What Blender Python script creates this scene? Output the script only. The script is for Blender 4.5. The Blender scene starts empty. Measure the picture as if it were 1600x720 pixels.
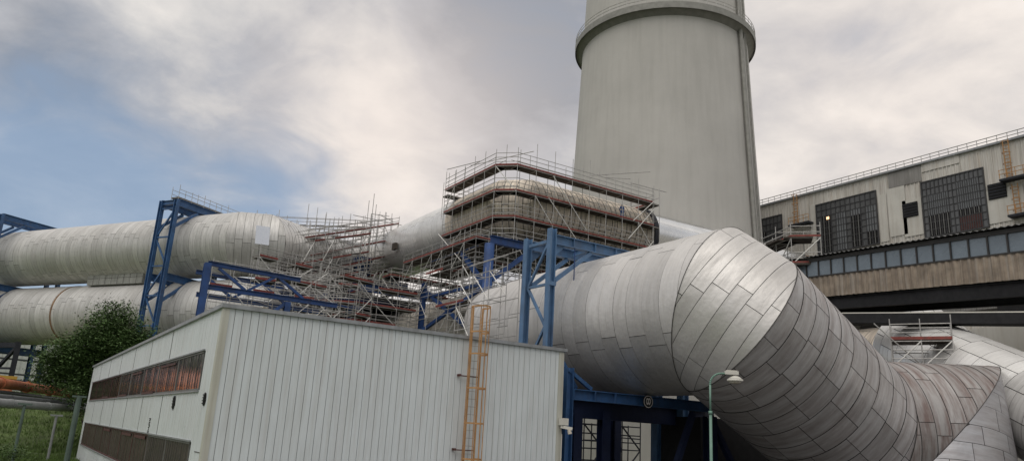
import bpy, math, random
import numpy as np
from mathutils import Vector, Matrix
random.seed(7)
S = bpy.context.scene
COL = S.collection
PI = math.pi
# ------------------------------------------------------------------ camera
F = 1180.0
CAM = np.array([0, 0, 3.5])
_p1 = np.array([8-800, 637-360, F]); _p2 = np.array([800, 637+.0557*1592-360, F])
_n = np.cross(_p1, _p2); _n /= np.linalg.norm(_n)
if _n[1] > 0: _n = -_n
_Y = _p1/np.linalg.norm(_p1); _X = np.cross(_Y, _n); _X /= np.linalg.norm(_X)
RW = np.array([_X, _Y, _n])
cam = bpy.data.objects.new('camera', bpy.data.cameras.new('camera')); COL.objects.link(cam)
cam.data.sensor_width = 36; cam.data.lens = F*36/1600; cam.data.clip_end = 4000; cam.data.clip_start = .1
_r = RW@np.array([1, 0, 0]); _u = RW@np.array([0, -1, 0]); _b = RW@np.array([0, 0, -1])
cam.matrix_world = Matrix(((_r[0], _u[0], _b[0], 0), (_r[1], _u[1], _b[1], 0), (_r[2], _u[2], _b[2], 3.5), (0, 0, 0, 1)))
S.camera = cam
def ray(px, py): return RW@np.array([px-800, py-360, F])
def atx(px, py, x): d = ray(px, py); return CAM+d*(x/d[0])
def aty(px, py, y): d = ray(px, py); return CAM+d*(y/d[1])
def atz(px, py, z): d = ray(px, py); return CAM+d*((z-3.5)/d[2])
def atd(px, py, dist): d = ray(px, py); return CAM+d/np.linalg.norm(d)*dist
def nrm(v): v = np.array(v, float); return v/np.linalg.norm(v)
# ------------------------------------------------------------------ light
S.view_settings.view_transform = 'Standard'; S.view_settings.look = 'None'
S.view_settings.exposure = 0.22; S.view_settings.gamma = 1
SUN_EL, SUN_AZ = math.radians(56), math.radians(236)      # compass azimuth clockwise from +Y
sd = Vector((math.sin(SUN_AZ)*math.cos(SUN_EL), math.cos(SUN_AZ)*math.cos(SUN_EL), math.sin(SUN_EL)))
sun = bpy.data.objects.new('sun', bpy.data.lights.new('sun', 'SUN')); COL.objects.link(sun)
sun.data.energy = 1.1; sun.data.angle = math.radians(60); sun.data.color = (1, .95, .88)
sun.rotation_euler = sd.to_track_quat('Z', 'Y').to_euler()
W = bpy.data.worlds.new('World'); S.world = W; W.use_nodes = True
wt = W.node_tree; wt.nodes.clear()
def NG(tree):
    def node(t, **k):
        n = tree.nodes.new(t)
        for a, b in k.items():
            if a == 'ins':
                for i, v in b.items():
                    if hasattr(v, 'is_output') or isinstance(v, bpy.types.NodeSocket): tree.links.new(v, n.inputs[i])
                    else: n.inputs[i].default_value = v
            else: setattr(n, a, b)
        return n
    def math_(op, a, b=0.0, c=None, clamp=False):
        n = tree.nodes.new('ShaderNodeMath'); n.operation = op; n.use_clamp = clamp
        for i, v in enumerate((a, b) if c is None else (a, b, c)):
            if isinstance(v, bpy.types.NodeSocket): tree.links.new(v, n.inputs[i])
            else: n.inputs[i].default_value = v
        return n.outputs[0]
    def mix(f, a, b, mode='MIX'):
        n = tree.nodes.new('ShaderNodeMix'); n.data_type = 'RGBA'; n.blend_type = mode
        for i, v in ((0, f), (6, a), (7, b)):
            if isinstance(v, bpy.types.NodeSocket): tree.links.new(v, n.inputs[i])
            elif i == 0: n.inputs[i].default_value = v
            else: n.inputs[i].default_value = (v[0], v[1], v[2], 1)
        return n.outputs[2]
    def ramp(f, stops, interp='LINEAR'):
        n = tree.nodes.new('ShaderNodeValToRGB'); n.color_ramp.interpolation = interp
        e = n.color_ramp.elements
        while len(e) < len(stops): e.new(0.5)
        for i, (p, c) in enumerate(stops):
            e[i].position = p; e[i].color = (c, c, c, 1) if not hasattr(c, '__len__') else (c[0], c[1], c[2], 1)
        tree.links.new(f, n.inputs[0]); return n.outputs[0]
    return node, math_, mix, ramp
node, M_, MIX, RAMP = NG(wt)
sky = node('ShaderNodeTexSky', sky_type='NISHITA', sun_disc=False, sun_elevation=SUN_EL, sun_rotation=SUN_AZ, air_density=1.2, dust_density=1.0)
tc = node('ShaderNodeTexCoord').outputs['Generated']
sep = node('ShaderNodeSeparateXYZ', ins={0: tc})
zz = M_('ADD', M_('MAXIMUM', sep.outputs[2], 0.0), 0.28)
cx_ = M_('DIVIDE', sep.outputs[0], zz); cy_ = M_('DIVIDE', sep.outputs[1], zz)
pl = node('ShaderNodeCombineXYZ', ins={0: cx_, 1: cy_, 2: 0.0}).outputs[0]
def noise(vec, sc, det=5, rough=.55, dist=0.0):
    return node('ShaderNodeTexNoise', ins={'Vector': vec, 'Scale': sc, 'Detail': det, 'Roughness': rough, 'Distortion': dist}).outputs[0]
n1 = noise(pl, 1.5, 5, .5, .3); n2 = noise(pl, 4.0, 8, .55, .5)
def blob(px, py, width, axis=None):
    d = nrm(ray(px, py))
    n = node('ShaderNodeVectorMath', operation='DISTANCE', ins={0: tc, 1: tuple(d)})
    v = M_('DIVIDE', n.outputs['Value'], width)
    return M_('POWER', 2.718, M_('MULTIPLY', M_('MULTIPLY', v, v), -1.0))
SKY_BLOBS = [  # px, py, width, amount of brightness
 (230, 30, .16, .22), (300, 90, .18, .14), (560, 110, .08, .26), (600, 190, .17, .24), (480, 230, .15, .12), (1350, 140, .36, .20), (1560, 40, .3, .12),
 (450, 70, .10, -.20), (700, 50, .20, -.26), (60, 10, .14, -.10), (120, 150, .12, -.12), (420, 235, .10, -.12), (760, 200, .08, -.08), (850, 120, .16, -.14), (820, 170, .1, -.08), (30, 60, .15, -.16), (150, 170, .12, -.06), (330, 215, .12, -.10), (340, 200, .14, -.13), (640, 90, .08, -.06), (1300, 270, .2, -.10), (1250, 15, .12, -.12)]
br = M_('ADD', M_('MULTIPLY', M_('SUBTRACT', n1, .5), .75), .52)
n3 = noise(pl, 11.0, 6, .6, .3)
br = M_('ADD', br, M_('MULTIPLY', M_('SUBTRACT', n2, .5), .85))
br = M_('ADD', br, M_('MULTIPLY', M_('SUBTRACT', n3, .5), .30))
br = M_('ADD', br, M_('MULTIPLY', RAMP(sep.outputs[2], [(.62, 0.0), (.95, 1.0)]), .3))
for (px, py, w, a) in SKY_BLOBS: br = M_('ADD', br, M_('MULTIPLY', blob(px, py, w), a))
cloud = RAMP(br, [(0.15, (.25, .265, .30)), (.42, (.39, .40, .43)), (.60, (.56, .55, .545)), (.80, (.76, .72, .68)), (1.0, (.88, .85, .82))])
pink = M_('MULTIPLY', M_('ADD', blob(620, 210, .18), M_('MULTIPLY', blob(1400, 150, .3), .7)), .55, clamp=True)
cloud = MIX(pink, cloud, (.80, .70, .64))
# break in the cloud low on the left
clear = M_('ADD', M_('ADD', M_('MULTIPLY', blob(20, 290, .10), .5), M_('MULTIPLY', blob(180, 345, .11), .75)), M_('ADD', M_('MULTIPLY', blob(430, 335, .10), .5), M_('MULTIPLY', blob(-60, 480, .24), .8)))
clear = M_('ADD', clear, M_('ADD', M_('MULTIPLY', M_('SUBTRACT', n1, .5), -1.0), M_('MULTIPLY', M_('SUBTRACT', n2, .5), -1.1)))
clear = RAMP(clear, [(.10, 0.0), (.95, .80)], 'EASE')
blue = MIX(.8, sky.outputs[0], (2.3, 3.3, 4.8))
x10 = node('ShaderNodeVectorMath', operation='SCALE', ins={0: cloud, 3: 10.0}).outputs[0]
skyc = MIX(clear, x10, blue)
# evening glow low down beyond the left edge of the view
gd = nrm([-.13, 1, .035])
gn = node('ShaderNodeMapping', ins={0: tc, 3: (1, 1, 3.0)}).outputs[0]
gdist = node('ShaderNodeVectorMath', operation='DISTANCE', ins={0: gn, 1: (gd[0], gd[1], gd[2]*3)})
gl = M_('MULTIPLY', RAMP(M_('DIVIDE', gdist.outputs['Value'], .20), [(0.25, 1.0), (1.0, 0.0)]), RAMP(noise(gn, 14, 3, .6), [(.36, 0.0), (.56, 1.0)]))
skyc = MIX(gl, skyc, (11.0, 3.4, 1.0))
# dim land below the horizon
gz = RAMP(sep.outputs[2], [(0.0, 0.0), (.02, 1.0)])
skyc = MIX(gz, (.9, .9, .85), skyc)
bg = node('ShaderNodeBackground', ins={0: skyc, 1: 0.1})
wt.links.new(bg.outputs[0], node('ShaderNodeOutputWorld').inputs[0])
# ------------------------------------------------------------------ materials
MATS = {}
def mat(name, col, rough=.6, metal=0.0, var=.12, vscale=1.0, bump=0.0, bscale=8.0, grime=0.0, grime_col=(.08, .07, .06), rust=0.0, rust_col=(.22, .09, .04), streak=False, spec=.5, stretch=(1, 1, .12)):
    m = bpy.data.materials.new(name); m.use_nodes = True; t = m.node_tree; MATS[name] = m
    nd, ma, mx, rp = NG(t); b = t.nodes['Principled BSDF']
    geo = nd('ShaderNodeNewGeometry').outputs['Position']
    def nz(sc, det=4, vec=geo, rough=.6): return nd('ShaderNodeTexNoise', ins={'Vector': vec, 'Scale': sc, 'Detail': det, 'Roughness': rough}).outputs[0]
    c = mx(rp(nz(vscale), [(.3, 0.0), (.7, 1.0)]), [x*(1-var) for x in col], [min(1, x*(1+var)) for x in col])
    if grime or rust:
        mp = nd('ShaderNodeMapping', ins={0: geo, 3: stretch}).outputs[0]
        if grime: c = mx(ma('MULTIPLY', rp(nz(3.0, 5, mp), [(.45, 0.0), (.75, 1.0)]), grime), c, grime_col)
        if rust: c = mx(ma('MULTIPLY', rp(nz(1.7, 6, mp, .7), [(.50, 0.0), (.68, 1.0)]), rust), c, rust_col)
    t.links.new(c, b.inputs['Base Color'])
    b.inputs['Metallic'].default_value = metal; b.inputs['Specular IOR Level'].default_value = spec
    t.links.new(rp(nz(vscale*2.3), [(.3, max(.03, rough-.1)), (.7, min(1, rough+.1))]), b.inputs['Roughness'])
    if bump:
        bn = nd('ShaderNodeBump', ins={'Height': nz(bscale, 5), 'Strength': bump, 'Distance': .05}).outputs[0]
        t.links.new(bn, b.inputs['Normal'])
    return m
def cladding(name, col=(.60, .59, .57), metal=.75, rough=.42, tone=.22, streak=.45, brown=0.0, tilt=.05, oil=.25):
    """weathered aluminium sheets; UVMap = metres round / along, 'sheet' = two random numbers per sheet"""
    m = bpy.data.materials.new(name); m.use_nodes = True; t = m.node_tree; MATS[name] = m
    nd, ma, mx, rp = NG(t); b = t.nodes['Principled BSDF']
    uv = nd('ShaderNodeUVMap', uv_map='UVMap').outputs[0]; sh = nd('ShaderNodeSeparateXYZ', ins={0: nd('ShaderNodeUVMap', uv_map='sheet').outputs[0]})
    geo = nd('ShaderNodeNewGeometry')
    pos = geo.outputs['Position']
    def nz(sc, det=4, vec=pos, rough=.6): return nd('ShaderNodeTexNoise', ins={'Vector': vec, 'Scale': sc, 'Detail': det, 'Roughness': rough}).outputs[0]
    k = ma('ADD', ma('MULTIPLY', sh.outputs[0], tone), 1-tone*.6)
    c = nd('ShaderNodeVectorMath', operation='SCALE', ins={0: col, 3: k}).outputs[0]
    s1 = nd('ShaderNodeMapping', ins={0: uv, 3: (.45, 3.2, 1)}).outputs[0]
    off = nd('ShaderNodeVectorMath', operation='ADD', ins={0: s1, 1: nd('ShaderNodeCombineXYZ', ins={0: ma('MULTIPLY', sh.outputs[1], 9.0), 1: 0.0, 2: 0.0}).outputs[0]}).outputs[0]
    st = rp(nz(1.3, 5, off, .65), [(.42, 0.0), (.72, 1.0)])
    c = mx(ma('MULTIPLY', st, streak), c, (.14, .13, .125))
    drip = rp(nz(1.6, 6, nd('ShaderNodeMapping', ins={0: uv, 3: (.22, 9.0, 1)}).outputs[0], .7), [(.60, 0.0), (.72, 1.0)])
    c = mx(ma('MULTIPLY', drip, streak*1.1), c, (.07, .065, .06))
    s2 = rp(nz(.25, 4), [(.42, 0.0), (.68, 1.0)])
    c = mx(ma('MULTIPLY', s2, .28), c, (.36, .34, .32))
    if brown:
        c = mx(ma('MULTIPLY', rp(nz(.9, 5, off), [(.40, 0.0), (.66, 1.0)]), brown), c, (.17, .11, .095))
    t.links.new(c, b.inputs['Base Color']); b.inputs['Metallic'].default_value = metal
    rr = ma('ADD', ma('MULTIPLY', sh.outputs[1], .14), ma('ADD', ma('MULTIPLY', st, .18), rough-.08))
    t.links.new(rr, b.inputs['Roughness'])
    # every sheet lies at a slightly different tilt
    tv = nd('ShaderNodeCombineXYZ', ins={0: ma('MULTIPLY', ma('SUBTRACT', sh.outputs[0], .5), tilt), 1: ma('MULTIPLY', ma('SUBTRACT', sh.outputs[1], .5), tilt), 2: ma('MULTIPLY', ma('SUBTRACT', sh.outputs[1], .5), tilt)}).outputs[0]
    bp = nd('ShaderNodeBump', ins={'Height': nz(.9, 3), 'Strength': oil, 'Distance': .12}).outputs[0]
    nn = nd('ShaderNodeVectorMath', operation='NORMALIZE', ins={0: nd('ShaderNodeVectorMath', operation='ADD', ins={0: bp, 1: tv}).outputs[0]}).outputs[0]
    t.links.new(nn, b.inputs['Normal'])
    return m
cladding('clad_near', col=(.70, .68, .66), metal=.6, rough=.48, tone=.20, tilt=.05, oil=.35, streak=.19)
cladding('clad_lower', col=(.68, .66, .66), metal=.5, rough=.46, brown=.42, tone=.28, streak=.20, tilt=.07, oil=.35)
cladding('clad_cream', col=(.74, .69, .62), metal=.3, rough=.55, tone=.2, streak=.3)
cladding('clad_brown', col=(.46, .44, .43), metal=.5, rough=.5, tone=.3, brown=.85, streak=.3, tilt=.05, oil=.4)
cladding('clad_grid', col=(.50, .50, .52), metal=.5, rough=.5, tone=.14, brown=.3, streak=.25, tilt=.04, oil=.4)
cladding('clad_far', col=(.64, .63, .615), metal=.35, rough=.55, streak=.35, tilt=.04)
cladding('clad_old', col=(.86, .76, .63), metal=.05, rough=.6, streak=.6, brown=.3, tone=.35)
cladding('clad_new', col=(.86, .87, .88), metal=1.0, rough=.16, tone=.06, streak=.05, tilt=.02, oil=.08)
cladding('clad_bright', col=(.88, .87, .85), metal=.45, rough=.33, tone=.1, streak=.2, tilt=.03)
mat('seam_dark', (.07, .066, .063), .7, .3)
mat('blue_paint', (.035, .105, .25), .5, 0, .3, 1.5, rust=.25, rust_col=(.07, .05, .05), grime=.4, grime_col=(.03, .05, .1))
mat('blue_faded', (.085, .175, .32), .55, 0, .2, 1.5, grime=.35, grime_col=(.12, .13, .15), rust=.3, rust_col=(.10, .07, .06))
mat('blue_deep', (.014, .056, .19), .55, 0, .3, 1.2, rust=.35, rust_col=(.05, .035, .035), grime=.3, grime_col=(.03, .05, .09))
mat('blue_shaded', (.006, .014, .05), .6, 0, .2)  # blue steel darkened in its colour to stand for shade under the ducts
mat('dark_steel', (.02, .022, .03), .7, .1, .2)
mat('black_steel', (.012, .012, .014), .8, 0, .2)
mat('galvanised', (.40, .39, .375), .45, .25, .2, 3.0)
mat('tube_bright', (.68, .67, .64), .45, .1, .15, 3.0)
mat('board', (.065, .052, .042), .85, 0, .3, 2.0)
mat('toe_red', (.23, .055, .045), .75, 0, .35, 2.0, grime=.4)
mat('wall_white', (.69, .735, .75), .5, 0, .05, .5, grime=.28, grime_col=(.30, .27, .20), rust=.10, stretch=(2.2, 2.2, .12))
mat('trim_cream', (.52, .52, .46), .6, 0, .06, .8, grime=.35, grime_col=(.30, .27, .18), rust=.15, stretch=(3, 3, .1))
mat('wall_gap', (.12, .12, .115), .8)
mat('coping', (.33, .345, .36), .5, .3, .12, 1.5, grime=.4)
mat('roofing', (.12, .12, .12), .9)
mat('frame_brown', (.085, .032, .028), .7, 0, .3, 2.0)
mat('glass_dirty', (.028, .028, .030), .12, 0, .4, 2.0, spec=1.0)
mat('glass_dusty', (.055, .040, .036), .42, 0, .4, 2.0)
mat('mullion', (.17, .17, .165), .6, .2, .2)
mat('orange_paint', (.46, .25, .10), .6, 0, .25, 3.0, rust=.5, rust_col=(.22, .10, .05))
mat('concrete_tower', (.49, .475, .45), .9, 0, .07, .12, bump=.25, bscale=3.0, grime=.16, grime_col=(.22, .21, .19), stretch=(.35, .35, .025))
mat('concrete_ring', (.20, .195, .18), .85, 0, .15)
mat('conduit', (.29, .285, .265), .7, .2, .15)
mat('lamp_green', (.15, .28, .22), .45, 0, .12, 3.0, grime=.25)
mat('lamp_white', (.62, .60, .54), .45, 0, .1)
mat('lamp_glass', (.55, .5, .42), .2)
mat('pipe_rust', (.42, .13, .06), .8, 0, .25, 2.0, rust=.6, rust_col=(.50, .30, .16), stretch=(1, 1, 1))
mat('pipe_grey', (.30, .31, .31), .5, .3, .15, 1.0)
mat('pipe_dark', (.09, .095, .10), .6, .2, .2)
mat('post_green', (.10, .14, .12), .7, 0, .2)
mat('rust_stain', (.24, .15, .09), .85, 0, .4, 1.0)
mat('asphalt', (.06, .058, .056), .9, 0, .2, 2.0, bump=.3)
mat('grass', (.075, .115, .030), .95, 0, .45, .5, bump=.8, bscale=6.0, grime=.4, grime_col=(.10, .085, .045), stretch=(1, 1, 1))
mat('grass_blade', (.085, .14, .03), .8, 0, .45, 1.0)
mat('leaf', (.072, .125, .038), .6, 0, .5, .7, spec=.3)
mat('bark', (.07, .05, .035), .9, 0, .3, 3.0, bump=.5)
mat('plant_wall', (.62, .60, .56), .7, .1, .14, .12, grime=.6, grime_col=(.25, .22, .18), rust=.25, rust_col=(.36, .24, .13), stretch=(.8, .8, .05))
mat('plant_patch', (.27, .262, .25), .75, .1, .15, .3, grime=.5, stretch=(.8, .8, .05))
mat('plant_panel', (.60, .585, .54), .7, .1, .1, .2, grime=.3, grime_col=(.33, .27, .2), stretch=(.8, .8, .05))
mat('industrial_glass', (.085, .088, .092), .35, 0, .35, .25, spec=.7)
mat('pale_glass', (.16, .17, .18), .4, 0, .2, .4)
mat('mullion_dark', (.045, .045, .048), .6)
mat('bridge_glass', (.17, .21, .25), .30, 0, .16, .6, spec=.6)
mat('bridge_frame', (.035, .033, .032), .6)
mat('skirt', (.30, .245, .19), .75, .1, .3, 1.2, grime=.7, grime_col=(.10, .075, .06), rust=.5, rust_col=(.42, .39, .35), stretch=(2.5, 2.5, .12))
mat('roof_sheet', (.12, .12, .12), .7, .2, .3, 1.5)
mat('enclosure', (.33, .33, .31), .7, .1, .2, 1.0, grime=.4)
mat('sign_black', (.012, .012, .014), .5)
mat('sign_white', (.62, .58, .56), .6)
mat('helmet_white', (.8, .8, .8), .3)
mat('denim', (.05, .11, .28), .8, 0, .2, 5.0)
mat('jacket', (.03, .035, .05), .8)
mat('skin', (.45, .27, .2), .6)
mat('void', (.006, .006, .007), .9)
mat('far_white', (.52, .54, .52), .8, 0, .06)
mat('insulation', (.45, .36, .22), .8, 0, .15, 2.0)
mat('yellow', (.55, .32, .05), .6)
mm = bpy.data.materials.new('orange_glint'); mm.use_nodes = True; MATS['orange_glint'] = mm
_e = mm.node_tree.nodes['Principled BSDF']; _e.inputs['Emission Color'].default_value = (1, .5, .2, 1); _e.inputs['Emission Strength'].default_value = 1.6  # orange window reflection, put in as emission
# ------------------------------------------------------------------ mesh helpers
class MB:
    def __init__(s): s.v = []; s.f = []; s.smooth = False
    def add(s, vs, fs):
        o = len(s.v); s.v += [tuple(float(c) for c in v) for v in vs]; s.f += [tuple(i+o for i in f) for f in fs]
    def hexa(s, c8): s.add(c8, [(0, 3, 2, 1), (4, 5, 6, 7), (0, 1, 5, 4), (1, 2, 6, 5), (2, 3, 7, 6), (3, 0, 4, 7)]); return s
    def box(s, x0, y0, z0, x1, y1, z1):
        return s.hexa([(x0, y0, z0), (x1, y0, z0), (x1, y1, z0), (x0, y1, z0), (x0, y0, z1), (x1, y0, z1), (x1, y1, z1), (x0, y1, z1)])
    def beam(s, p, q, w, h, up=(0, 0, 1), off=(0, 0)):
        p = np.array(p, float); q = np.array(q, float); d = nrm(q-p); a = np.cross(d, up)
        if np.linalg.norm(a) < 1e-3: a = np.cross(d, (0, 1, 0))
        a = nrm(a); b = np.cross(a, d); o = a*off[0]+b*off[1]
        c = [p+o-a*w/2-b*h/2, p+o+a*w/2-b*h/2, p+o+a*w/2+b*h/2, p+o-a*w/2+b*h/2]
        c2 = [x+(q-p) for x in c]
        return s.hexa([c[0], c[1], c[2], c[3], c2[0], c2[1], c2[2], c2[3]])
    def ibeam(s, p, q, w, h, up=(0, 0, 1), t=.03):
        s.beam(p, q, w, t, up, (0, h/2-t/2)); s.beam(p, q, w, t, up, (0, -h/2+t/2)); s.beam(p, q, t, h-2*t-.004, up); return s
    def tube(s, p, q, r, n=6, r2=None, caps=True):
        p = np.array(p, float); q = np.array(q, float); d = nrm(q-p); a = np.cross(d, (0, 0, 1))
        if np.linalg.norm(a) < 1e-3: a = np.array([1., 0, 0])
        a = nrm(a); b = np.cross(d, a); r2 = r if r2 is None else r2
        vs = [p+r*(math.cos(2*PI*k/n)*a+math.sin(2*PI*k/n)*b) for k in range(n)]+[q+r2*(math.cos(2*PI*k/n)*a+math.sin(2*PI*k/n)*b) for k in range(n)]
        fs = [(k, (k+1) % n, n+(k+1) % n, n+k) for k in range(n)]
        if caps: fs += [tuple(range(n-1, -1, -1)), tuple(range(n, 2*n))]
        s.add(vs, fs); return s
    def path(s, pts, r, n=8):
        for a, b in zip(pts[:-1], pts[1:]): s.tube(a, b, r, n)
        return s
    def build(s, name, m, parent=None, smooth=False, loc=None):
        me = bpy.data.meshes.new(name); me.from_pydata(s.v, [], s.f); me.update()
        me.materials.append(MATS[m])
        if smooth: me.shade_smooth() if hasattr(me, 'shade_smooth') else None
        o = bpy.data.objects.new(name, me); COL.objects.link(o)
        if parent is not None: o.parent = parent; o.matrix_parent_inverse = INV(parent)
        return o
def INV(p):
    if p.type != 'EMPTY': return Matrix.Identity(4)
    m = Matrix.Identity(4); q = p; mats = []
    while q is not None: mats.append(Matrix.Translation(q.location)) if q.type == 'EMPTY' else None; q = q.parent
    for x in mats: m = x@m
    return m.inverted()
def thing(name, label, cat, loc=(0, 0, 0), group=None):
    o = bpy.data.objects.new(name, None); COL.objects.link(o); o.location = tuple(float(c) for c in loc)
    o.empty_display_size = .3; tag(o, label, cat, group); return o
def tag(o, label, cat, group=None):
    o['label'] = label; o['category'] = cat
    if group: o['group'] = group
    return o
def struct(o, kind='structure'): o['kind'] = kind; return o
_unit = {}
def unit_tube(m, n=6):
    k = (m, n)
    if k not in _unit:
        b = MB(); b.tube((0, 0, 0), (0, 0, 1), 1, n); me = bpy.data.meshes.new('tube_'+m); me.from_pydata(b.v, [], b.f); me.materials.append(MATS[m]); _unit[k] = me
    return _unit[k]
def rod(name, p, q, r, m, parent):
    p = Vector([float(c) for c in p]); q = Vector([float(c) for c in q]); d = q-p
    o = bpy.data.objects.new(name, unit_tube(m)); COL.objects.link(o)
    o.parent = parent; o.matrix_parent_inverse = INV(parent)
    o.matrix_basis = Matrix.Translation(p)@d.to_track_quat('Z', 'Y').to_matrix().to_4x4()@Matrix.Diagonal((r, r, d.length, 1))
    return o
# ------------------------------------------------------------------ ducts
def duct(root, P, rad, mats, ring=1.0, gap=.03, nseg=64, sheets=5, start_angle=.4, names=None, bands=True, stag=.12, wob=.05, bandm='clad_near', spiral=0):
    per = lambda v, i: v[i] if isinstance(v, (list, tuple)) else v
    ring_, sheets_, spiral_ = ring, sheets, spiral
    """sheet-clad duct along P with mitred elbows: every ring of sheets is real, lapped and gapped over a dark core"""
    P = [np.array(p, float) for p in P]; d = [nrm(P[i+1]-P[i]) for i in range(len(P)-1)]
    a = nrm(np.cross(d[0], [0, 0, 1]))
    for i in range(len(d)):
        a = nrm(a-a@d[i]*d[i]); b = np.cross(a, d[i])
        n0 = d[i] if i == 0 else nrm(d[i-1]+d[i]); n1 = d[i] if i == len(d)-1 else nrm(d[i]+d[i+1])
        L = np.linalg.norm(P[i+1]-P[i]); ring = per(ring_, i); sheets = per(sheets_, i); spiral = per(spiral_, i)
        def lim(th, r):
            o = P[i]+r*(math.cos(th)*a+math.sin(th)*b)
            return ((P[i]-o)@n0)/(d[i]@n0), ((P[i+1]-o)@n1)/(d[i]@n1)
        def pt(th, s, r): return P[i]+r*(math.cos(th)*a+math.sin(th)*b)+s*d[i]
        lims = [lim(2*PI*k/48, rad) for k in range(48)]
        s_lo = min(x[0] for x in lims); s_hi = max(x[1] for x in lims)
        vs = []; fs = []; uvs = []; rn = []; rng = random.Random(i*77+int(rad*100)+int(P[0][0]))
        k0 = math.floor(s_lo/ring); k1 = math.ceil(s_hi/ring); s = s_lo
        drift = 0
        kk = 0; s = s_lo
        while s < s_hi:
            w = ring*rng.uniform(.86, 1.12); drift += rng.uniform(-wob, wob)+spiral
            base = start_angle+i*.7+(stag if kk % 2 else 0)+drift
            if rng.random() < .12: drift += rng.choice((-.3, .3))
            for j in range(sheets):
                t0 = base+2*PI*j/sheets; t1 = t0+2*PI/sheets-gap/rad
                m = max(3, int(nseg/sheets)); r1, r2 = rng.random(), rng.random(); lift = rng.uniform(0, .012)
                rows = []
                for q in range(m+1):
                    th = t0+(t1-t0)*q/m; lo, hi = lim(th, rad)
                    e0 = min(max(s+gap/2, lo), hi); e1 = min(max(s+w-gap/2, lo), hi)
                    rows.append((th, e0, e1))
                for (ta, a0, a1), (tb, b0, b1) in zip(rows[:-1], rows[1:]):
                    if a1-a0 < 1e-4 and b1-b0 < 1e-4: continue
                    o = len(vs)
                    vs += [pt(ta, a0, rad+lift+.012), pt(tb, b0, rad+lift+.012), pt(tb, b1, rad+lift), pt(ta, a1, rad+lift)]
                    fs.append((o, o+3, o+2, o+1)); uvs += [(ta*rad, a0), (ta*rad, a1), (tb*rad, b1), (tb*rad, b0)]; rn += [(r1, r2)]*4
            s += w; kk += 1
        nm = (names[i] if names else 'duct_section')
        me = bpy.data.meshes.new(nm); me.from_pydata([tuple(v) for v in vs], [], fs)
        ul = me.uv_layers.new(name='UVMap'); ul.data.foreach_set('uv', [c for u in uvs for c in u])
        ul = me.uv_layers.new(name='sheet'); ul.data.foreach_set('uv', [c for u in rn for c in u])
        me.materials.append(MATS[mats[i] if isinstance(mats, (list, tuple)) else mats]); me.shade_smooth()
        # weld within a sheet so shading is smooth round the curve
        import bmesh
        bm = bmesh.new(); bm.from_mesh(me); bmesh.ops.remove_doubles(bm, verts=bm.verts, dist=.0015); bm.to_mesh(me); bm.free()
        o = bpy.data.objects.new(nm, me); COL.objects.link(o); o.parent = root; o.matrix_parent_inverse = INV(root)
        core = MB(); cv = []
        for k in range(48):
            th = 2*PI*k/48; lo, hi = lim(th, rad-.02); cv.append((pt(th, lo, rad-.02), pt(th, hi, rad-.02)))
        core.add([x[0] for x in cv]+[x[1] for x in cv], [(k, 48+k, 48+(k+1) % 48, (k+1) % 48) for k in range(48)]+([tuple(range(48))] if i == 0 else [])+([tuple(range(95, 47, -1))] if i == len(d)-1 else []))
        core.build('inner_shell', 'seam_dark', o if False else root)
        if i < len(d)-1 and bands:
            bd = MB(); N = 96; ro = rad+.03; vv = []
            for k in range(N):
                th = 2*PI*k/N; lo, hi = lim(th, ro); vv += [pt(th, hi-.022, ro), pt(th, hi+.022, ro-.0)]
            bd.add(vv, [(2*k, 2*k+1, (2*k+3) % (2*N), (2*k+2) % (2*N)) for k in range(N)])
            bd.build('joint_band', 'seam_dark' if bands == 'dark' else bandm, root)
        if i < len(d)-1:
            a = a-((a@d[i+1])*(d[i+1]+d[i]))/(1+d[i]@d[i+1]); a = nrm(a)
# ------------------------------------------------------------------ ground
def ground_z(x, y):
    r = max(0.0, min(1.0, (y-72-max(0, x-8)*.2)/34)); side = max(0.0, min(1.0, (30-x)/18))
    return (r*r*(3-2*r))*5.2*side
g = MB(); xs = list(np.linspace(-60, 60, 61))+[100, 200, 500, 2000]; xs = [-2000, -500, -200, -100]+xs; ys = [-2000, -300, -60, 0, 40]+list(np.linspace(60, 130, 36))+[160, 250, 500, 2000]
rg = random.Random(3)
g.add([(x, y, ground_z(x, y)+(rg.uniform(-.12, .12) if (60 < y < 130 and x < 30 and y > 73) else 0)) for y in ys for x in xs], [(j*len(xs)+i, j*len(xs)+i+1, (j+1)*len(xs)+i+1, (j+1)*len(xs)+i) for j in range(len(ys)-1) for i in range(len(xs)-1)])
struct(g.build('ground', 'grass', smooth=True))
y_ = MB(); y_.add([(5, -40, .006), (160, -40, .006), (160, 71, .006), (5, 71, .006)], [(0, 1, 2, 3)]); struct(y_.build('yard', 'asphalt'))
# ------------------------------------------------------------------ workshop building
XB, YB, XR, YF, HB = 5.45, 26.05, 19.5, 71.3, 7.2
bld = thing('workshop_building', 'low white panel-clad workshop with two long strips of dark ribbed windows', 'building', ((XB+XR)/2, (YB+YF)/2, 0))
wl = MB(); wl.box(XB+.06, YB+.06, 0, XR-.06, YF-.06, HB-.12); core_w = wl.build('wall_core', 'wall_gap', bld)
fw = MB(); x = XB+.10; rr = random.Random(5); PW = .265
fw.box(XB, YB, 0, XB+.095, YB+.05, HB-.1)
while x < XR-.05:
    x2 = min(x+PW, XR-.02)
    fw.box(x+.009, YB+rr.uniform(0, .004), 0, x2-.009, YB+.055, HB-.1)
    fw.box(x+PW*.5-.02, YB-.008, 0, x+PW*.5+.02, YB-.001, HB-.12) if False else None
    x += PW
fw.build('wall', 'wall_white', bld)
SW = MB(); yy = YB+.08
bands = [(1.13, 2.73), (4.45, 5.80)]; YW0, YW1 = 28.2, 69.6
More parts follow.
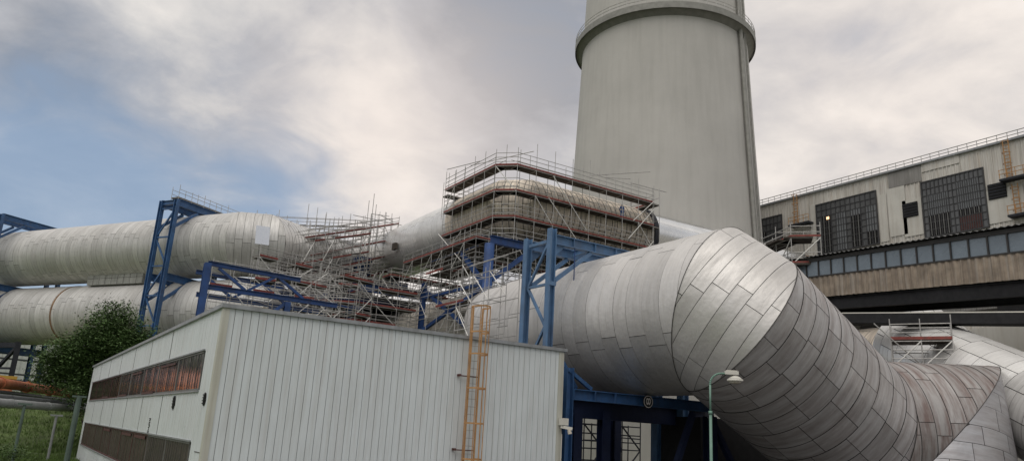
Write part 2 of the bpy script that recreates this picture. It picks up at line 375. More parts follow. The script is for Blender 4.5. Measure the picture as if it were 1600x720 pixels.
while yy < YF:
    y2 = min(yy+PW, YF); a0, a1 = yy+.009, y2-.009; xo = XB+rr.uniform(0, .004)
    if y2 < YW0 or yy > YW1: SW.box(xo, a0, 0, XB+.055, a1, HB-.1)
    else:
        for z0, z1 in ((0, 1.13), (2.73, 4.45), (5.80, HB-.1)): SW.box(xo, a0, z0, XB+.055, a1, z1)
    yy += PW
SW.build('wall', 'wall_white', bld)
sm = MB()                                                                                    # pale corner trim and joints between wall sheets
sm.box(XB-.03, YB-.03, 0, XB-.002, YB+.25, HB-.1); sm.box(XB-.002, YB-.03, 0, XB+.18, YB-.004, HB-.1); sm.build('corner_trim', 'trim_cream', bld)
for yj in (35.2, 40.8, 46.5, 52.5, 58.5, 64.5):
    for z0, z1 in ((2.80, 4.38), (5.9, HB-.15)): MB().box(XB-.010, yj, z0, XB-.001, yj+.05, z1).build('panel_joint', 'wall_gap', bld)
MB().box(XB-.012, YB+.4, 2.45, XB-.004, YB+1.2, 2.48).build('panel_joint', 'wall_gap', bld)
cp = MB(); cp.box(XB-.10, YB-.10, HB-.11, XR+.10, YB+.12, HB+.02); cp.box(XB-.10, YB+.121, HB-.11, XB+.12, YF+.1, HB+.02); cp.box(XR-.1, YB+.121, HB-.11, XR+.10, YF+.1, HB+.02)
cp.build('coping', 'coping', bld)
MB().box(XB+.13, YB+.13, HB-.1, XR-.12, YF-.1, HB-.02).build('roof', 'roofing', bld)
tr = MB(); tr.box(XR-.28, YB-.035, 0, XR-.02, YB-.004, HB-.15); tr.build('corner_trim', 'trim_cream', bld)
def strip_window(y0, y1, z0, z1, red, idx):
    fr = MB(); t = .07
    fr.box(XB-.01, y0, z0, XB+.05, y1, z0+t); fr.box(XB-.01, y0, z1-t, XB+.05, y1, z1)
    fr.box(XB-.0, y0, z0+t+.002, XB+.05, y0+.05, z1-t-.002); fr.box(XB-.0, y1-.05, z0+t+.002, XB+.05, y1, z1-t-.002)
    f = fr.build('window', 'frame_brown' if red else 'mullion', bld)
    pn = MB(); n = max(2, int((y1-y0)/.42)); 
    for k in range(n):
        a = y0+.05+(y1-y0-.1)*k/n; b = y0+.05+(y1-y0-.1)*(k+1)/n; c = (a+b)/2; dd = rr.uniform(-.006, .006)
        pn.add([(XB+.022, a+.02, z0+t), (XB+.022+dd, b-.02, z0+t), (XB+.022+dd, b-.02, z1-t), (XB+.022, a+.02, z1-t)], [(0, 3, 2, 1)])
    pn.build('pane', 'glass_dusty' if z0 < 2 else 'glass_dirty', f)
    rb = MB()
    for k in range(1, n):
        if red and k % 2: continue
        a = y0+.05+(y1-y0-.1)*k/n; rb.box(XB+.014, a-.028, z0+t, XB+.03, a+.028, z1-t)
        if red: rb.build('glazing_bar', 'frame_brown', f); rb = MB()
    if not red: rb.build('glazing_bar', 'mullion_dark', f)
for (z0, z1) in bands:
    n = 9; 
    for k in range(n):
        a = YW0+(YW1-YW0)*k/n; b = YW0+(YW1-YW0)*(k+1)/n-.0
        strip_window(a+.01, b-.01, z0, z1, (k >= 5 if z0 > 4 else k >= 2), k)
        if z0 > 4 and k in (1, 2, 3, 4, 6): 
            fl = MB(); fl.box(XB-.03, a+.6, z0+.05 if k % 2 == 0 else z1-.24, XB-.012, b-.5, z0+.15 if k % 2 == 0 else z1-.16); fl.build('ventilation_flap', 'frame_brown', bld)
        if z0 < 2 and k in (2, 3, 5): 
            MB().box(XB-.03, a+.6, z1-.24, XB-.012, b-.6, z1-.10).build('ventilation_flap', 'frame_brown', bld)
for zc in (HB-1.40, HB-2.76+.01, 2.76, 1.08):
    pass
sl = MB()
for z0, z1 in bands: sl.box(XB-.06, YW0-.1, z0-.06, XB-.003, YW1+.1, z0-.005); sl.box(XB-.05, YW0-.1, z1+.005, XB-.003, YW1+.1, z1+.06)
sl.build('sill', 'coping', bld)
def vent(y, z, r, rag):
    v = MB(); n = 14; r0 = random.Random(int(y*10)); pts = [(XB-.02, y+r*(1+r0.uniform(-rag, rag))*math.cos(2*PI*k/n), z+r*(1+r0.uniform(-rag, rag))*math.sin(2*PI*k/n)) for k in range(n)]
    v.add(pts+[(XB-.002, p[1], p[2]) for p in pts], [tuple(range(n-1, -1, -1))]+[(k, (k+1) % n, n+(k+1) % n, n+k) for k in range(n)])
    for k in range(4): v.box(XB-.05, y-r*.8, z-r*.7+k*r*.42, XB-.022, y+r*.8, z-r*.7+k*r*.42+.03)
    return v.build('wall_vent', 'void', bld)
vent(32.4, 4.07, .27, .25); vent(26.92, 4.14, .22, .05)
b = MB(); r0 = random.Random(1)
for k in range(9): b.box(XB-.03, 37.4+r0.uniform(-.1, .1), 3.42-k*.075, XB-.003, 37.4+r0.uniform(.12, .28), 3.37-k*.075)
b.build('cable_opening', 'void', bld)
# ladder on the front wall
lad = thing('caged_ladder', 'tall orange caged ladder fixed to the front of the white workshop', 'ladder', (15.05, YB-.2, 0))
LX0, LX1, LY = 14.78, 15.22, YB-.22
for xx in (LX0, LX1): MB().beam((xx, LY, .2), (xx, LY, 8.35), .05, .07).build('side_rail', 'orange_paint', lad)
for k in range(27): rod('rung', (LX0, LY, .45+k*.29), (LX1, LY, .45+k*.29), .013, 'galvanised', lad)
def hoop(z, w=.05):
    h = MB(); n = 14; c = ((LX0+LX1)/2, LY); R0 = .36; pts = []
    for k in range(n+1):
        t = PI*k/n; pts.append((c[0]-math.cos(t)*R0, c[1]-.12-math.sin(t)*.58, z))
    pts = [(LX0, LY, z)]+pts+[(LX1, LY, z)]
    for a, bq in zip(pts[:-1], pts[1:]): h.beam(a, bq, .015, w)
    return h.build('cage_hoop', 'orange_paint', lad)
for z in (1.3, 2.6, 3.9, 5.2, 6.5, 7.35, 8.35): hoop(z, .06)
for t in (.0, .3, .5, .7, 1.0):
    a = PI*t; px_, py_ = (LX0+LX1)/2-math.cos(a)*.36, LY-.12-math.sin(a)*.58
    MB().beam((px_, py_, 1.3), (px_, py_, 8.35), .035, .012).build('cage_bar', 'orange_paint', lad)
for z in (2.9, 5.65):
    MB().beam((LX0-.42, LY+.06, z), (LX1+.05, LY+.06, z), .05, .04).box(LX0-.42, LY, z-.03, LX0-.34, LY+.2, z+.06).build('wall_bracket', 'frame_brown', lad)
# small floodlight fixed at the corner
fl = thing('floodlight', 'small cream box floodlight on the right front corner of the workshop', 'floodlight', (19.42, 25.9, 4.2))
MB().box(19.28, 25.72, 4.06, 19.60, 25.98, 4.34).build('junction_box', 'lamp_white', fl)
MB().beam((19.34, 25.9, 4.0), (19.72, 25.6, 3.93), .2, .12).build('housing', 'lamp_white', fl)
MB().tube((19.58, 25.66, 3.94), (19.62, 25.62, 3.72), .07, 10, .09).build('lens', 'lamp_glass', fl)
MB().tube((19.44, 25.95, 3.7), (19.44, 25.95, .1), .02, 6).build('cable', 'lamp_white', fl)
# ------------------------------------------------------------------ street lamp
lp = aty(1111, 700, 17); lpx, lpy = float(lp[0]), 17.0
lamp = thing('street_lamp', 'green street lamp with curved arm in front of the big duct', 'street lamp', (lpx, lpy, 0))
top = aty(1108, 585, 17)[2]
MB().tube((lpx, lpy, 0), (lpx, lpy, 4.55), .050, 12, .046).build('pole', 'lamp_green', lamp, True)
MB().tube((lpx, lpy, 4.5), (lpx, lpy, 4.60), .062, 12).build('collar', 'lamp_green', lamp, True)
arm = MB(); pts = [(lpx, lpy, 4.56), (lpx, lpy, 5.42)]
adir = nrm(np.array([.80, -.60, 0])); rA = .36
for k in range(1, 11):
    t = PI/2*k/10; pts.append((lpx+adir[0]*rA*(1-math.cos(t)), lpy+adir[1]*rA*(1-math.cos(t)), 5.42+rA*math.sin(t)))
e = np.array(pts[-1])+adir*.17; pts.append(tuple(e)); arm.path(pts, .032, 10); arm.build('arm', 'lamp_green', lamp, True)
h1 = np.array(pts[-1])+adir*.13
hb = MB(); hb.beam(h1-adir*.20+[0, 0, .03], h1+adir*.22+[0, 0, .03], .20, .11); hb.beam(h1-adir*.16+[0, 0, .09], h1+adir*.18+[0, 0, .09], .15, .04); hb.build('lamp_housing', 'lamp_white', lamp)
sh = MB(); c = h1+adir*.12+[0, 0, -.20]
for (ra, za, rb, zb) in ((.08, .15, .16, .10), (.16, .10, .25, .03), (.25, .03, .25, -.03)): sh.tube(c+[0, 0, za], c+[0, 0, zb], ra, 20, rb)
sh.build('lamp_shade', 'lamp_white', lamp, True)
MB().tube(c+[0, 0, -.035], c+[0, 0, -.10], .22, 18, .12).build('lamp_globe', 'lamp_glass', lamp, True)
# ------------------------------------------------------------------ the great front duct
d1 = thing('flue_gas_duct', 'huge nearest silver duct with an angled elbow descending to the right', 'duct', (26, 30, 0))
FP = [[42, 109, 15.1], [42, 68, 15.1], [27.2, 41, 9.7], [25.94, 37.5, 9.36], [25.94, 23.25, 9.34], [26.40, 22.60, 8.76], [35.0, 22.97, 4.46], [38.5, 21.24, 4.57], [37.04, 20.13, -1.43]]
duct(d1, FP, 3.6, ['clad_cream', 'clad_near', 'clad_near', 'clad_near', 'clad_near', 'clad_lower', 'clad_brown', 'clad_grid'], ring=[.9, 1.0, .8, 1.0, .75, 1.05, .8, .95], gap=.027, nseg=90, bands='dark', wob=.025, stag=.15, sheets=[5, 5, 5, 5, 6, 13, 8, 14], spiral=[0, 0, 0, 0, 0, .16, 0, 0])
# ------------------------------------------------------------------ upper duct round the tower
NO = np.array([43.4, 103.5, 27.6])
d2 = thing('flue_gas_duct', 'high duct wrapped in scaffolding, turning a corner in front of the tower', 'duct', (44, 69, 0))
duct(d2, [[44, 111, 28.3], [44, 79, 28.3]], 3.6, ['clad_bright'], ring=1.4, gap=.03, nseg=60, bands=False)
duct(d2, [[44, 79.03, 28.3], [44, 70.6, 28.3], [45.6, 69, 28.3], [62.3, 69, 28.3]], 3.62, ['clad_old']*3, ring=.8, gap=.075, nseg=60, bands=False)
duct(d2, [[62.33, 69, 28.3], [96, 69, 28.3]], 3.55, ['clad_new'], ring=40, gap=.02, nseg=80, bands=False)
fb = MB(); fb.tube((61.9, 69, 28.3), (62.6, 69, 28.3), 3.85, 60).build('flange', 'dark_steel', d2)
hb = MB().box(39.9, 92.2, 27.0, 40.3, 93.2, 27.9).build('inspection_hatch', 'board', d2)
# left ducts
v3 = nrm(ray(-1856, 533)); v3[2] = 0; v3 = nrm(v3); n3 = np.array([v3[1], -v3[0], 0]); n3 = n3 if n3[1] > 0 else -n3      # n3 points away from the camera
EU = np.array([19.6, 84.6, 22.6])
d3 = thing('flue_gas_duct', 'upper of the two stacked silver ducts at the left edge', 'duct', (14, 92, 0))
duct(d3, [EU+v3*75, EU+v3*1.6, EU+np.array([1.5, .6, .1]), [34, 99.6, 25.0], [43.9, 109.2, 27.8]], 3.6, ['clad_far', 'clad_far', 'clad_bright', 'clad_bright'], ring=.9, gap=.035, nseg=60, bands=False, stag=.14)
MB().beam(EU+np.array([-.7, -3.72, .2]), EU+np.array([.8, -3.62, .3]), .03, 2.0).build('repair_sheet', 'clad_new', d3)
d4 = thing('flue_gas_duct', 'lower of the two stacked ducts at left, rust ring round its middle', 'duct', (14, 92, 0))
EL = EU+np.array([1.2, -1.0, -7.6])
duct(d4, [EL+v3*75, EL, [34, 99.6, 15.0], [42, 107.5, 15.1]], 3.6, ['clad_far', 'clad_far', 'clad_far'], ring=.9, gap=.035, nseg=60, bands=False, stag=.14)
def on(P, px):   # point on a duct axis seen at column px
    best = min((P+v3*t for t in np.linspace(-5, 70, 3001)), key=lambda q: abs(800+F*((RW.T@(q-CAM))[0])/((RW.T@(q-CAM))[2])-px)); return best
cR = on(EL, 122); MB().tube(cR-v3*.14, cR+v3*.14, 3.65, 64).build('rusty_band', 'rust_stain', d4, True)['label'] = 'rusty band round the lower duct'
# panelled enclosure between them
e0, e1 = on(EL, 238), on(EL, 152)
en = MB()
for r_ in range(2):
    for k in range(9):
        a = e0+(e1-e0)*(k+.03)/9; bq = e0+(e1-e0)*(k+.97)/9
        off = -n3*1.6+np.array([0, 0, 3.62+.0+r_*.78]); en.beam(a+off, bq+off, 1.2, .74)
tag(en.build('equipment_enclosure', 'enclosure'), 'grey panelled casing squeezed between the two stacked left ducts', 'enclosure')
# ------------------------------------------------------------------ steel frames
def col_box(p, q, w, m, parent, name='column'):
    return MB().ibeam(p, q, w, w, up=(0, 1, 0), t=.05).build(name, m, parent)
def portal(label, px, base_gap, topz, m, group=None, braces=True, r=5.0):
    """two-legged lattice portal straddling the stacked ducts; px = column where the near leg crosses"""
    c = on(EU, px); n = -n3; root = thing('steel_portal', label, 'steel frame', (c[0]-n3[0]*5, c[1]-n3[1]*5, 0), group)
    A = c-n3*4.6; B = A+v3*2.3; A2 = c+n3*4.6; B2 = A2+v3*2.3
    A, B, A2, B2 = [np.array([q[0], q[1], 0]) for q in (A, B, A2, B2)]
    Z = lambda q, z: np.array([q[0], q[1], z])
    for q in (A, B, A2, B2): MB().ibeam(Z(q, ground_z(q[0], q[1])-.3), Z(q, topz), .45, .45, up=tuple(v3), t=.06).build('column', m, root)
    for q, q2 in ((A, A2), (B, B2)):
        MB().ibeam(Z(q, topz-.3), Z(q2, topz-.3), .4, .75, t=.05).build('crossbeam', m, root)
        MB().ibeam(Z(q, 18.2), Z(q2, 18.2), .4, .8, t=.05).build('crossbeam', m, root)
        MB().ibeam(Z(q, 10.7), Z(q2, 10.7), .4, .8, t=.05).build('crossbeam', m, root)
        MB().beam(Z(q, topz-3.2), Z(q, topz-.8)+(q2-q)*.33, .3, .3).build('knee_brace', m, root)
        MB().beam(Z(q, 15.4), Z(q, 17.8)+(q2-q)*.33, .3, .3).build('knee_brace', m, root)
    MB().ibeam(Z(A, topz-.3), Z(B, topz-.3), .3, .5).build('crossbeam', m, root)
    zs = list(np.linspace(3, topz-1, 8))
    for i in range(7):
        a, bq = (A, B) if i % 2 else (B, A)
        MB().beam(Z(a, zs[i]), Z(bq, zs[i+1]), .16, .16).build('lattice_brace', m, root)
        MB().beam(Z(A, zs[i+1]), Z(B, zs[i+1]), .16, .16).build('lattice_brace', m, root)
    return root, A, B, A2, B2, Z
rt, A, B, A2, B2, Z = portal('tall blue portal with lattice legs straddling both stacked ducts, tubes on top', 317, 0, 26.9, 'blue_paint')
portal('blue portal at the left edge, its near leg cut off by the frame', 46, 0, 27.4, 'blue_paint')
# near light-blue portal over the front duct
p1 = thing('steel_portal', 'pale blue twin-column portal over the nearest duct, behind the workshop roof', 'steel frame', (21.3, 30.5, 0))
NA, NB = (21.5, 30.1), (21.5, 32.4)
MB().ibeam((21.5, 30.1, 0), (21.5, 30.1, 13.75), .38, .34, up=(1, 0, 0), t=.05).build('column', 'blue_faded', p1)
MB().ibeam((21.4, 32.1, 0), (21.4, 32.1, 13.55), .36, .34, up=(1, 0, 0), t=.05).build('column', 'blue_faded', p1)
for yy in (30.1, 32.1):
    MB().ibeam((21.69, yy, 13.2), (30.4, yy, 13.2), .36, .50, t=.04).build('crossbeam', 'blue_faded', p1)
    MB().ibeam((30.65, yy, 0), (30.65, yy, 13.5), .46, .46, up=(1, 0, 0), t=.05).build('column', 'blue_faded', p1)
    MB().beam((21.75, yy, 11.1), (24.0, yy, 12.9), .16, .2).build('knee_brace', 'blue_faded', p1)
MB().beam((21.45, 30.35, 13.1), (21.4, 31.85, 13.1), .2, .16).build('tie', 'blue_faded', p1)
for xx in (24.2, 27.5): MB().ibeam((xx, 30.3, 13.2), (xx, 31.9, 13.2), .2, .3).build('tie', 'blue_faded', p1)
for z0, z1 in ((13.0, 10.9), (8.8, 10.9), (8.8, 6.6), (4.2, 6.6)):
    MB().beam((21.45, 30.3, z0), (21.4, 31.9, z1), .12, .12).build('lattice_brace', 'blue_faded', p1)
MB().beam((21.45, 30.3, 10.9), (21.4, 31.9, 10.9), .12, .12).build('lattice_brace', 'blue_faded', p1)
for z in (10.9, 6.6): MB().box(21.28, 29.885, z-.10, 21.72, 29.925, z+.10).build('splice_plate', 'blue_faded', p1)
for yy, zc in ((30.1, 12.6), (32.1, 12.5)):
    for dx in (0, .0):
        g_ = MB(); g_.add([(21.69, yy-.005+dx, 12.93), (22.35, yy-.005, 12.93), (21.69, yy-.005, 12.35), (21.69, yy+.02, 12.93), (22.35, yy+.02, 12.93), (21.69, yy+.02, 12.35)], [(0, 2, 1), (3, 4, 5), (0, 1, 4, 3), (1, 2, 5, 4), (2, 0, 3, 5)])
        if dx == 0: pass
    g_.build('gusset_plate', 'blue_faded', p1)
for xx in (22.8, 24.2, 25.6, 27.0): MB().box(xx, 29.93, 12.99, xx+.03, 30.08, 13.41).build('stiffener', 'blue_faded', p1)
MB().tube((22.9, 30.0, 13.0), (22.9, 30.0, 9.2), .03).build('hanger_rod', 'blue_deep', p1)
# frame under the front duct
p2 = thing('support_trestle', 'blue trestle with painted-in shade under the nearest duct, right of the workshop', 'steel frame', (25, 27.5, 0))
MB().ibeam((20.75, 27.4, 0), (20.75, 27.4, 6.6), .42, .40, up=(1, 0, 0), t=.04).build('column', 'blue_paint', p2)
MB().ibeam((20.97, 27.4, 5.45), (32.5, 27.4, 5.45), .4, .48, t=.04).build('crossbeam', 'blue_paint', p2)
MB().ibeam((20.97, 30.4, 5.0), (32.5, 30.4, 5.0), .4, .9, t=.04).build('crossbeam', 'blue_shaded', p2)
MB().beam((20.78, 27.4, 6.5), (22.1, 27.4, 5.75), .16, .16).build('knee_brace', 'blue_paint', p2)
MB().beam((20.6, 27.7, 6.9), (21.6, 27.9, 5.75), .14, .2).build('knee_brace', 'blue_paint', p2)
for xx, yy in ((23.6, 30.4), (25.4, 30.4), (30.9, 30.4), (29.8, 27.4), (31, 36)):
    MB().ibeam((xx, yy, 0), (xx, yy, 5.0), .5, .5, up=(0, 1, 0), t=.05).build('column', 'blue_shaded', p2)
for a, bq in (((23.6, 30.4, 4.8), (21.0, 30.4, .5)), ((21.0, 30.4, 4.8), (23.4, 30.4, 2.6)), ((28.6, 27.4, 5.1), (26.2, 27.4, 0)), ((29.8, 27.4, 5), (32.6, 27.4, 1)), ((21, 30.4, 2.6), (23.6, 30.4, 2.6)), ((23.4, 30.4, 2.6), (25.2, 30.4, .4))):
    MB().beam(a, bq, .26, .26).build('diagonal_brace', 'blue_shaded', p2)
for z, zz_ in ((5.18, 5.0),): 
    for xx in (20.98, 22.2, 23.4): MB().box(xx, 27.19, 5.25, xx+.03, 27.36, 5.65).build('stiffener', 'blue_paint', p2)
MB().box(25, 32.5, 5.2, 27.5, 34, 5.9).build('saddle', 'dark_steel', p2)
# dark hopper under the elbow
hp = thing('support_housing', 'black steel housing beneath the elbow of the nearest duct', 'support', (31, 27, 0))
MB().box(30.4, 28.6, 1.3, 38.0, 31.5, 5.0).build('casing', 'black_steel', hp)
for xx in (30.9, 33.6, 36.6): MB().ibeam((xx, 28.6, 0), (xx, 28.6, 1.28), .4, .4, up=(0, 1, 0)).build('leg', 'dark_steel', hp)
for k in range(4): MB().beam((32.4+k*.5, 28.0, 1.9-k*.3), (33.2+k*.5, 28.0, 1.2-k*.3), .04, .04).build('handrail', 'galvanised', hp)
MB().beam((33, 28.05, .9), (33.9, 28.05, .9), .06, .05).build('handrail', 'galvanised', hp)
# round emblem on the crossbeam
sgc = aty(1013, 627, 27.05); sg = thing('round_sign', 'round black sign with a pale emblem hung on the trestle beam', 'sign', sgc)
MB().tube((sgc[0], 27.10, sgc[2]), (sgc[0], 27.05, sgc[2]), .30, 32).build('plate', 'sign_black', sg)
def ringm(b, cx, cz, ra, rb, t, y0, y1, n=28):
    vs = []
    for k in range(n):
        a = 2*PI*k/n
        for r0_, yy in ((1, y0), (1-t, y0)): vs.append((cx+ra*r0_*math.cos(a), yy, cz+rb*r0_*math.sin(a)))
    b.add(vs, [(2*k, 2*k+1, (2*k+3) % (2*n), (2*k+2) % (2*n)) for k in range(n)])
b = MB(); ringm(b, sgc[0], sgc[2], 0.285, .285, .12, 27.045, 0); b.build('rim', 'sign_white', sg)
b = MB(); ringm(b, sgc[0]-.058, sgc[2]+.02, .090, .145, .50, 27.044, 0); ringm(b, sgc[0]+.058, sgc[2]+.02, .090, .145, .50, 27.042, 0)
b.box(sgc[0]-.10, 27.040, sgc[2]-.14, sgc[0]-.03, 27.046, sgc[2]-.06); b.box(sgc[0]+.03, 27.040, sgc[2]-.14, sgc[0]+.10, 27.046, sgc[2]-.06)
b.build('emblem', 'sign_white', sg)
# blue platform frame behind the workshop roof, left of the scaffolds
p3 = thing('support_trestle', 'bright blue truss frame behind the workshop roof at the left scaffolds', 'steel frame', (13, 60, 0))
fx, fy = 10.85, 60.0
for yy in (fy, fy+4.5):
    if yy == fy: MB().ibeam((fx, yy, 0), (fx, yy, 14.95), .50, .5, up=(0, 1, 0), t=.05).build('column', 'blue_deep', p3)
    MB().ibeam((fx, yy, 14.95), (fx+7.2, yy, 14.75), .3, .34).build('top_chord', 'blue_deep', p3)
    MB().ibeam((fx+.3, yy, 13.15), (fx+10.5, yy, 13.1), .3, .38).build('bottom_chord', 'blue_deep', p3)
    for x0, x1, z0, z1 in ((.8, 3.0, 14.7, 13.3), (5.2, 3.2, 14.7, 13.3), (5.4, 7.6, 14.7, 13.3)): MB().beam((fx+x0, yy, z0), (fx+x1, yy, z1), .2, .2).build('diagonal_brace', 'blue_deep', p3)
    MB().ibeam((fx+6.4, yy, 0), (fx+6.4, yy, 12.85), .45, .45, up=(0, 1, 0)).build('column', 'blue_deep', p3)
    MB().beam((fx+6.3, yy, 12.8), (fx+3.6, yy, 10.2), .2, .25).build('diagonal_brace', 'blue_deep', p3)
# columns and saddles under the upper duct
p4 = thing('support_trestle', 'round blue column with braces below the scaffolded corner of the high duct', 'steel frame', (43, 70, 0))
MB().tube((37.4, 63.0, 0), (37.4, 63.0, 21.9), .50, 20).build('column', 'blue_deep', p4, True)
MB().tube((51, 70.4, 0), (51, 70.4, 23.4), .52, 20).build('column', 'blue_deep', p4, True)
MB().ibeam((37.4, 62.9, 22.35), (52.5, 62.9, 22.35), .5, .8, t=.06).build('crossbeam', 'blue_deep', p4)
MB().ibeam((39.8, 68.6, 23.9), (52.5, 68.6, 23.9), .6, .9, t=.06).build('crossbeam', 'blue_deep', p4)
MB().ibeam((41.4, 84, 23.9), (41.4, 71, 23.9), .6, .9, t=.06).build('crossbeam', 'blue_deep', p4)
MB().beam((37.4, 63.5, 17.8), (37.4, 68.5, 21.8), .42, .42).build('diagonal_brace', 'blue_deep', p4)
MB().beam((37.9, 63, 18.3), (42.2, 63, 21.9), .42, .42).build('diagonal_brace', 'blue_deep', p4)
for a, bq in (((36.9, 75.5, 14.2), (37.3, 63.5, 17.6)), ((36.9, 75.5, 18.6), (37.3, 63.5, 12.4)), ((36.9, 75.5, 11.8), (37.3, 63.5, 12.9)), ((36.9, 75.5, 17.9), (37.3, 63.5, 17.9))):
    MB().beam(a, bq, .30, .36).build('diagonal_brace', 'blue_deep', p4)
MB().ibeam((36.9, 76, 0), (36.9, 76, 19.6), .5, .5, up=(0, 1, 0)).build('column', 'blue_deep', p4)
p5 = thing('support_trestle', 'blue beam and columns supporting the rounded end of the high bright duct', 'steel frame', (36, 92, 0))
for xx, yy, zt in ((33.0, 88, 20.0), (37.0, 95, 24), (29.0, 86, 18.6)):
    MB().ibeam((xx, yy, 0), (xx, yy, zt), .8, .8, up=(0, 1, 0), t=.08).build('column', 'blue_deep', p5)
MB().ibeam((33.0, 88, 20.4), (46, 88, 20.4), .5, 1.1, t=.06).build('crossbeam', 'blue_deep', p5)
MB().ibeam((30.5, 98, 23.2), (45, 98, 23.2), .6, 1.1, t=.06).build('crossbeam', 'blue_deep', p5)
MB().box(36.3, 96.4, 23.6, 38.6, 98.4, 26.2).build('saddle', 'blue_deep', p5)
MB().ibeam((20, 80, 16.4), (33, 84, 17.4), .5, 1.0, t=.06).build('crossbeam', 'blue_deep', p5)
pf = MB(); pf.box(26.5, 86.5, 18.9, 53.0, 96.5, 19.2); pf.build('platform', 'black_steel', p5)
for yy in (86.6, 91.5, 96.3): MB().ibeam((26.5, yy, 18.4), (53.0, yy, 18.4), .4, .9).build('joist', 'blue_shaded', p5)
MB().box(29.5, 91.7, 11.0, 37.6, 95.9, 17.9).build('equipment_casing', 'black_steel', p5)
MB().box(30.0, 95.0, 19.22, 38.5, 96.2, 22.4).build('equipment_casing', 'dark_steel', p5)
# black braced trestle far left
p6 = thing('steel_trestle', 'dark X-braced trestle under the lower duct at the left edge', 'steel frame', (0, 118, 0))
c6 = on(EL, 45)
T = [c6+v3*t-n3*2.6 for t in (-3.2, 4.2, 11.5, 19)]
for q in T: MB().ibeam((q[0], q[1], 3), (q[0], q[1], 11.4), .6, .6, up=(0, 1, 0)).build('column', 'dark_steel', p6)
for a, bq in zip(T[:-1], T[1:]):
    MB().beam((a[0], a[1], 11.0), (bq[0], bq[1], 11.0), .5, .6).build('crossbeam', 'dark_steel', p6)
    MB().beam((a[0], a[1], 8.2), (bq[0], bq[1], 8.2), .2, .25).build('crossbeam', 'dark_steel', p6)
    MB().beam((a[0], a[1], 4.2), (bq[0], bq[1], 10.9), .35, .35).build('diagonal_brace', 'dark_steel', p6)
    MB().beam((a[0], a[1], 10.9), (bq[0], bq[1], 4.2), .35, .35).build('diagonal_brace', 'dark_steel', p6)
p7 = thing('pipe_gantry', 'thin dark multi-level pipe gantry far off behind the trestle at left', 'pipe gantry', (0, 150, 0))
for z in (8.0, 9.0, 11.3, 12.1): MB().beam((-25, 140, z), (18, 152, z-.3), .3, .28).build('pipe', 'pipe_dark', p7)
for k in range(9): MB().beam((-25+k*5, 140+k*1.4, 3), (-25+k*5, 140+k*1.4, 12.4), .22, .22).build('post', 'dark_steel', p7)
# stays between the stacked ducts, seen against the sky
for k, px in enumerate((60, 92, 97)):
    pass
# ------------------------------------------------------------------ scaffolds
def scaffold(label, faces, levels, zb, zt, pitch=2.6, width=1.3, r=.036, group=None, rails=(.5, 1.0), deckp=1.0, toe=True, brace=.35, seed=1, top_jit=1.2, ramp=0.0, deckonly=None, extra=0, zbf=None, back=True, tm='galvanised', bm='tube_bright'):
    """faces: list of (p, q, inward) runs in plan; levels: deck heights"""
    R_ = random.Random(seed); p0 = faces[0][0]
    root = thing('scaffold', label, 'scaffold', (p0[0], p0[1], min(zb, levels[0])), group)
    T = {'standard': [], 'ledger': [], 'guard_rail': [], 'brace': []}; nd_ = 0
    tot = sum(np.linalg.norm(np.subtract(q, p)) for p, q, _ in faces); acc = 0
    for fi, (p, q, inw) in enumerate(faces):
        p = np.array(p, float); q = np.array(q, float); L = np.linalg.norm(q-p); n = max(1, round(L/pitch)); inw = nrm(inw)*width
        for k in range(n+1):
            s = p+(q-p)*k/n; rz = ramp*(acc+L*k/n)/tot
            if not (fi > 0 and k == 0):
                jt = R_.uniform(.2, top_jit)+ (R_.random() < .15)*top_jit*.8
                T['standard'].append(((s[0], s[1], zb+rz*0), (s[0], s[1], zt+rz+jt)))
                if back: T['standard'].append(((s[0]+inw[0], s[1]+inw[1], zb), (s[0]+inw[0], s[1]+inw[1], zt+rz+R_.uniform(0, top_jit))))
            if k < n:
                s2 = p+(q-p)*(k+1)/n; rz2 = ramp*(acc+L*(k+1)/n)/tot
                for li, z in enumerate(levels):
                    a = np.array([s[0], s[1], z+rz]); b = np.array([s2[0], s2[1], z+rz2]); i3 = np.array([inw[0], inw[1], 0])
                    T['ledger'].append((a, b)); T['ledger'].append((a+i3, b+i3)); T['ledger'].append((a, a+i3))
                    for h in rails: T['guard_rail'].append((a+[0, 0, h], b+[0, 0, h]))
                    if back: T['guard_rail'].append((a+i3+[0, 0, 1.0], b+i3+[0, 0, 1.0]))
                    if R_.random() < deckp and (deckonly is None or li in deckonly):
                        MB().beam(a+i3*.5+[0, 0, .06], b+i3*.5+[0, 0, .06], width*.92, .12).build('deck', 'board', root)
                        if toe: MB().beam(a-i3*.02+[0, 0, .18], b-i3*.02+[0, 0, .18], .03, .17).build('toe_board', 'toe_red', root)
                    if R_.random() < brace:
                        zl = levels[li-1] if li > 0 else zb
                        dz = z-zl
                        if dz < 6: 
                            if R_.random() < .5: T['brace'].append((a-[0, 0, dz], b))
                            else: T['brace'].append((a, b-[0, 0, dz]))
                    if extra and R_.random() < extra: T['ledger'].append((a-[0, 0, R_.uniform(.6, 1.4)], b-[0, 0, R_.uniform(.6, 1.4)]))
        acc += L
    for nm, ls in T.items():
        for a, b in ls[:96]: rod(nm, a, b, r if nm != 'brace' else r*1.25, tm if nm != 'brace' else bm, root)
        if len(ls) > 96:
            mb = MB()
            for a, b in ls[96:]: mb.tube(a, b, r, 5)
            mb.build(nm, tm, root)['kind'] = 'stuff'
    return root
def girder(root, p, q, h, n, r=.035):
    p = np.array(p, float); q = np.array(q, float); b = MB(); u = np.array([0, 0, h])
    b.tube(p, q, r); b.tube(p+u, q+u, r)
    for k in range(n):
        a = p+(q-p)*k/n; c = p+(q-p)*(k+.5)/n; e = p+(q-p)*(k+1)/n
        b.tube(a, c+u, r*.8, 5); b.tube(c+u, e, r*.8, 5)
    return b.build('lattice_girder', 'galvanised', root)
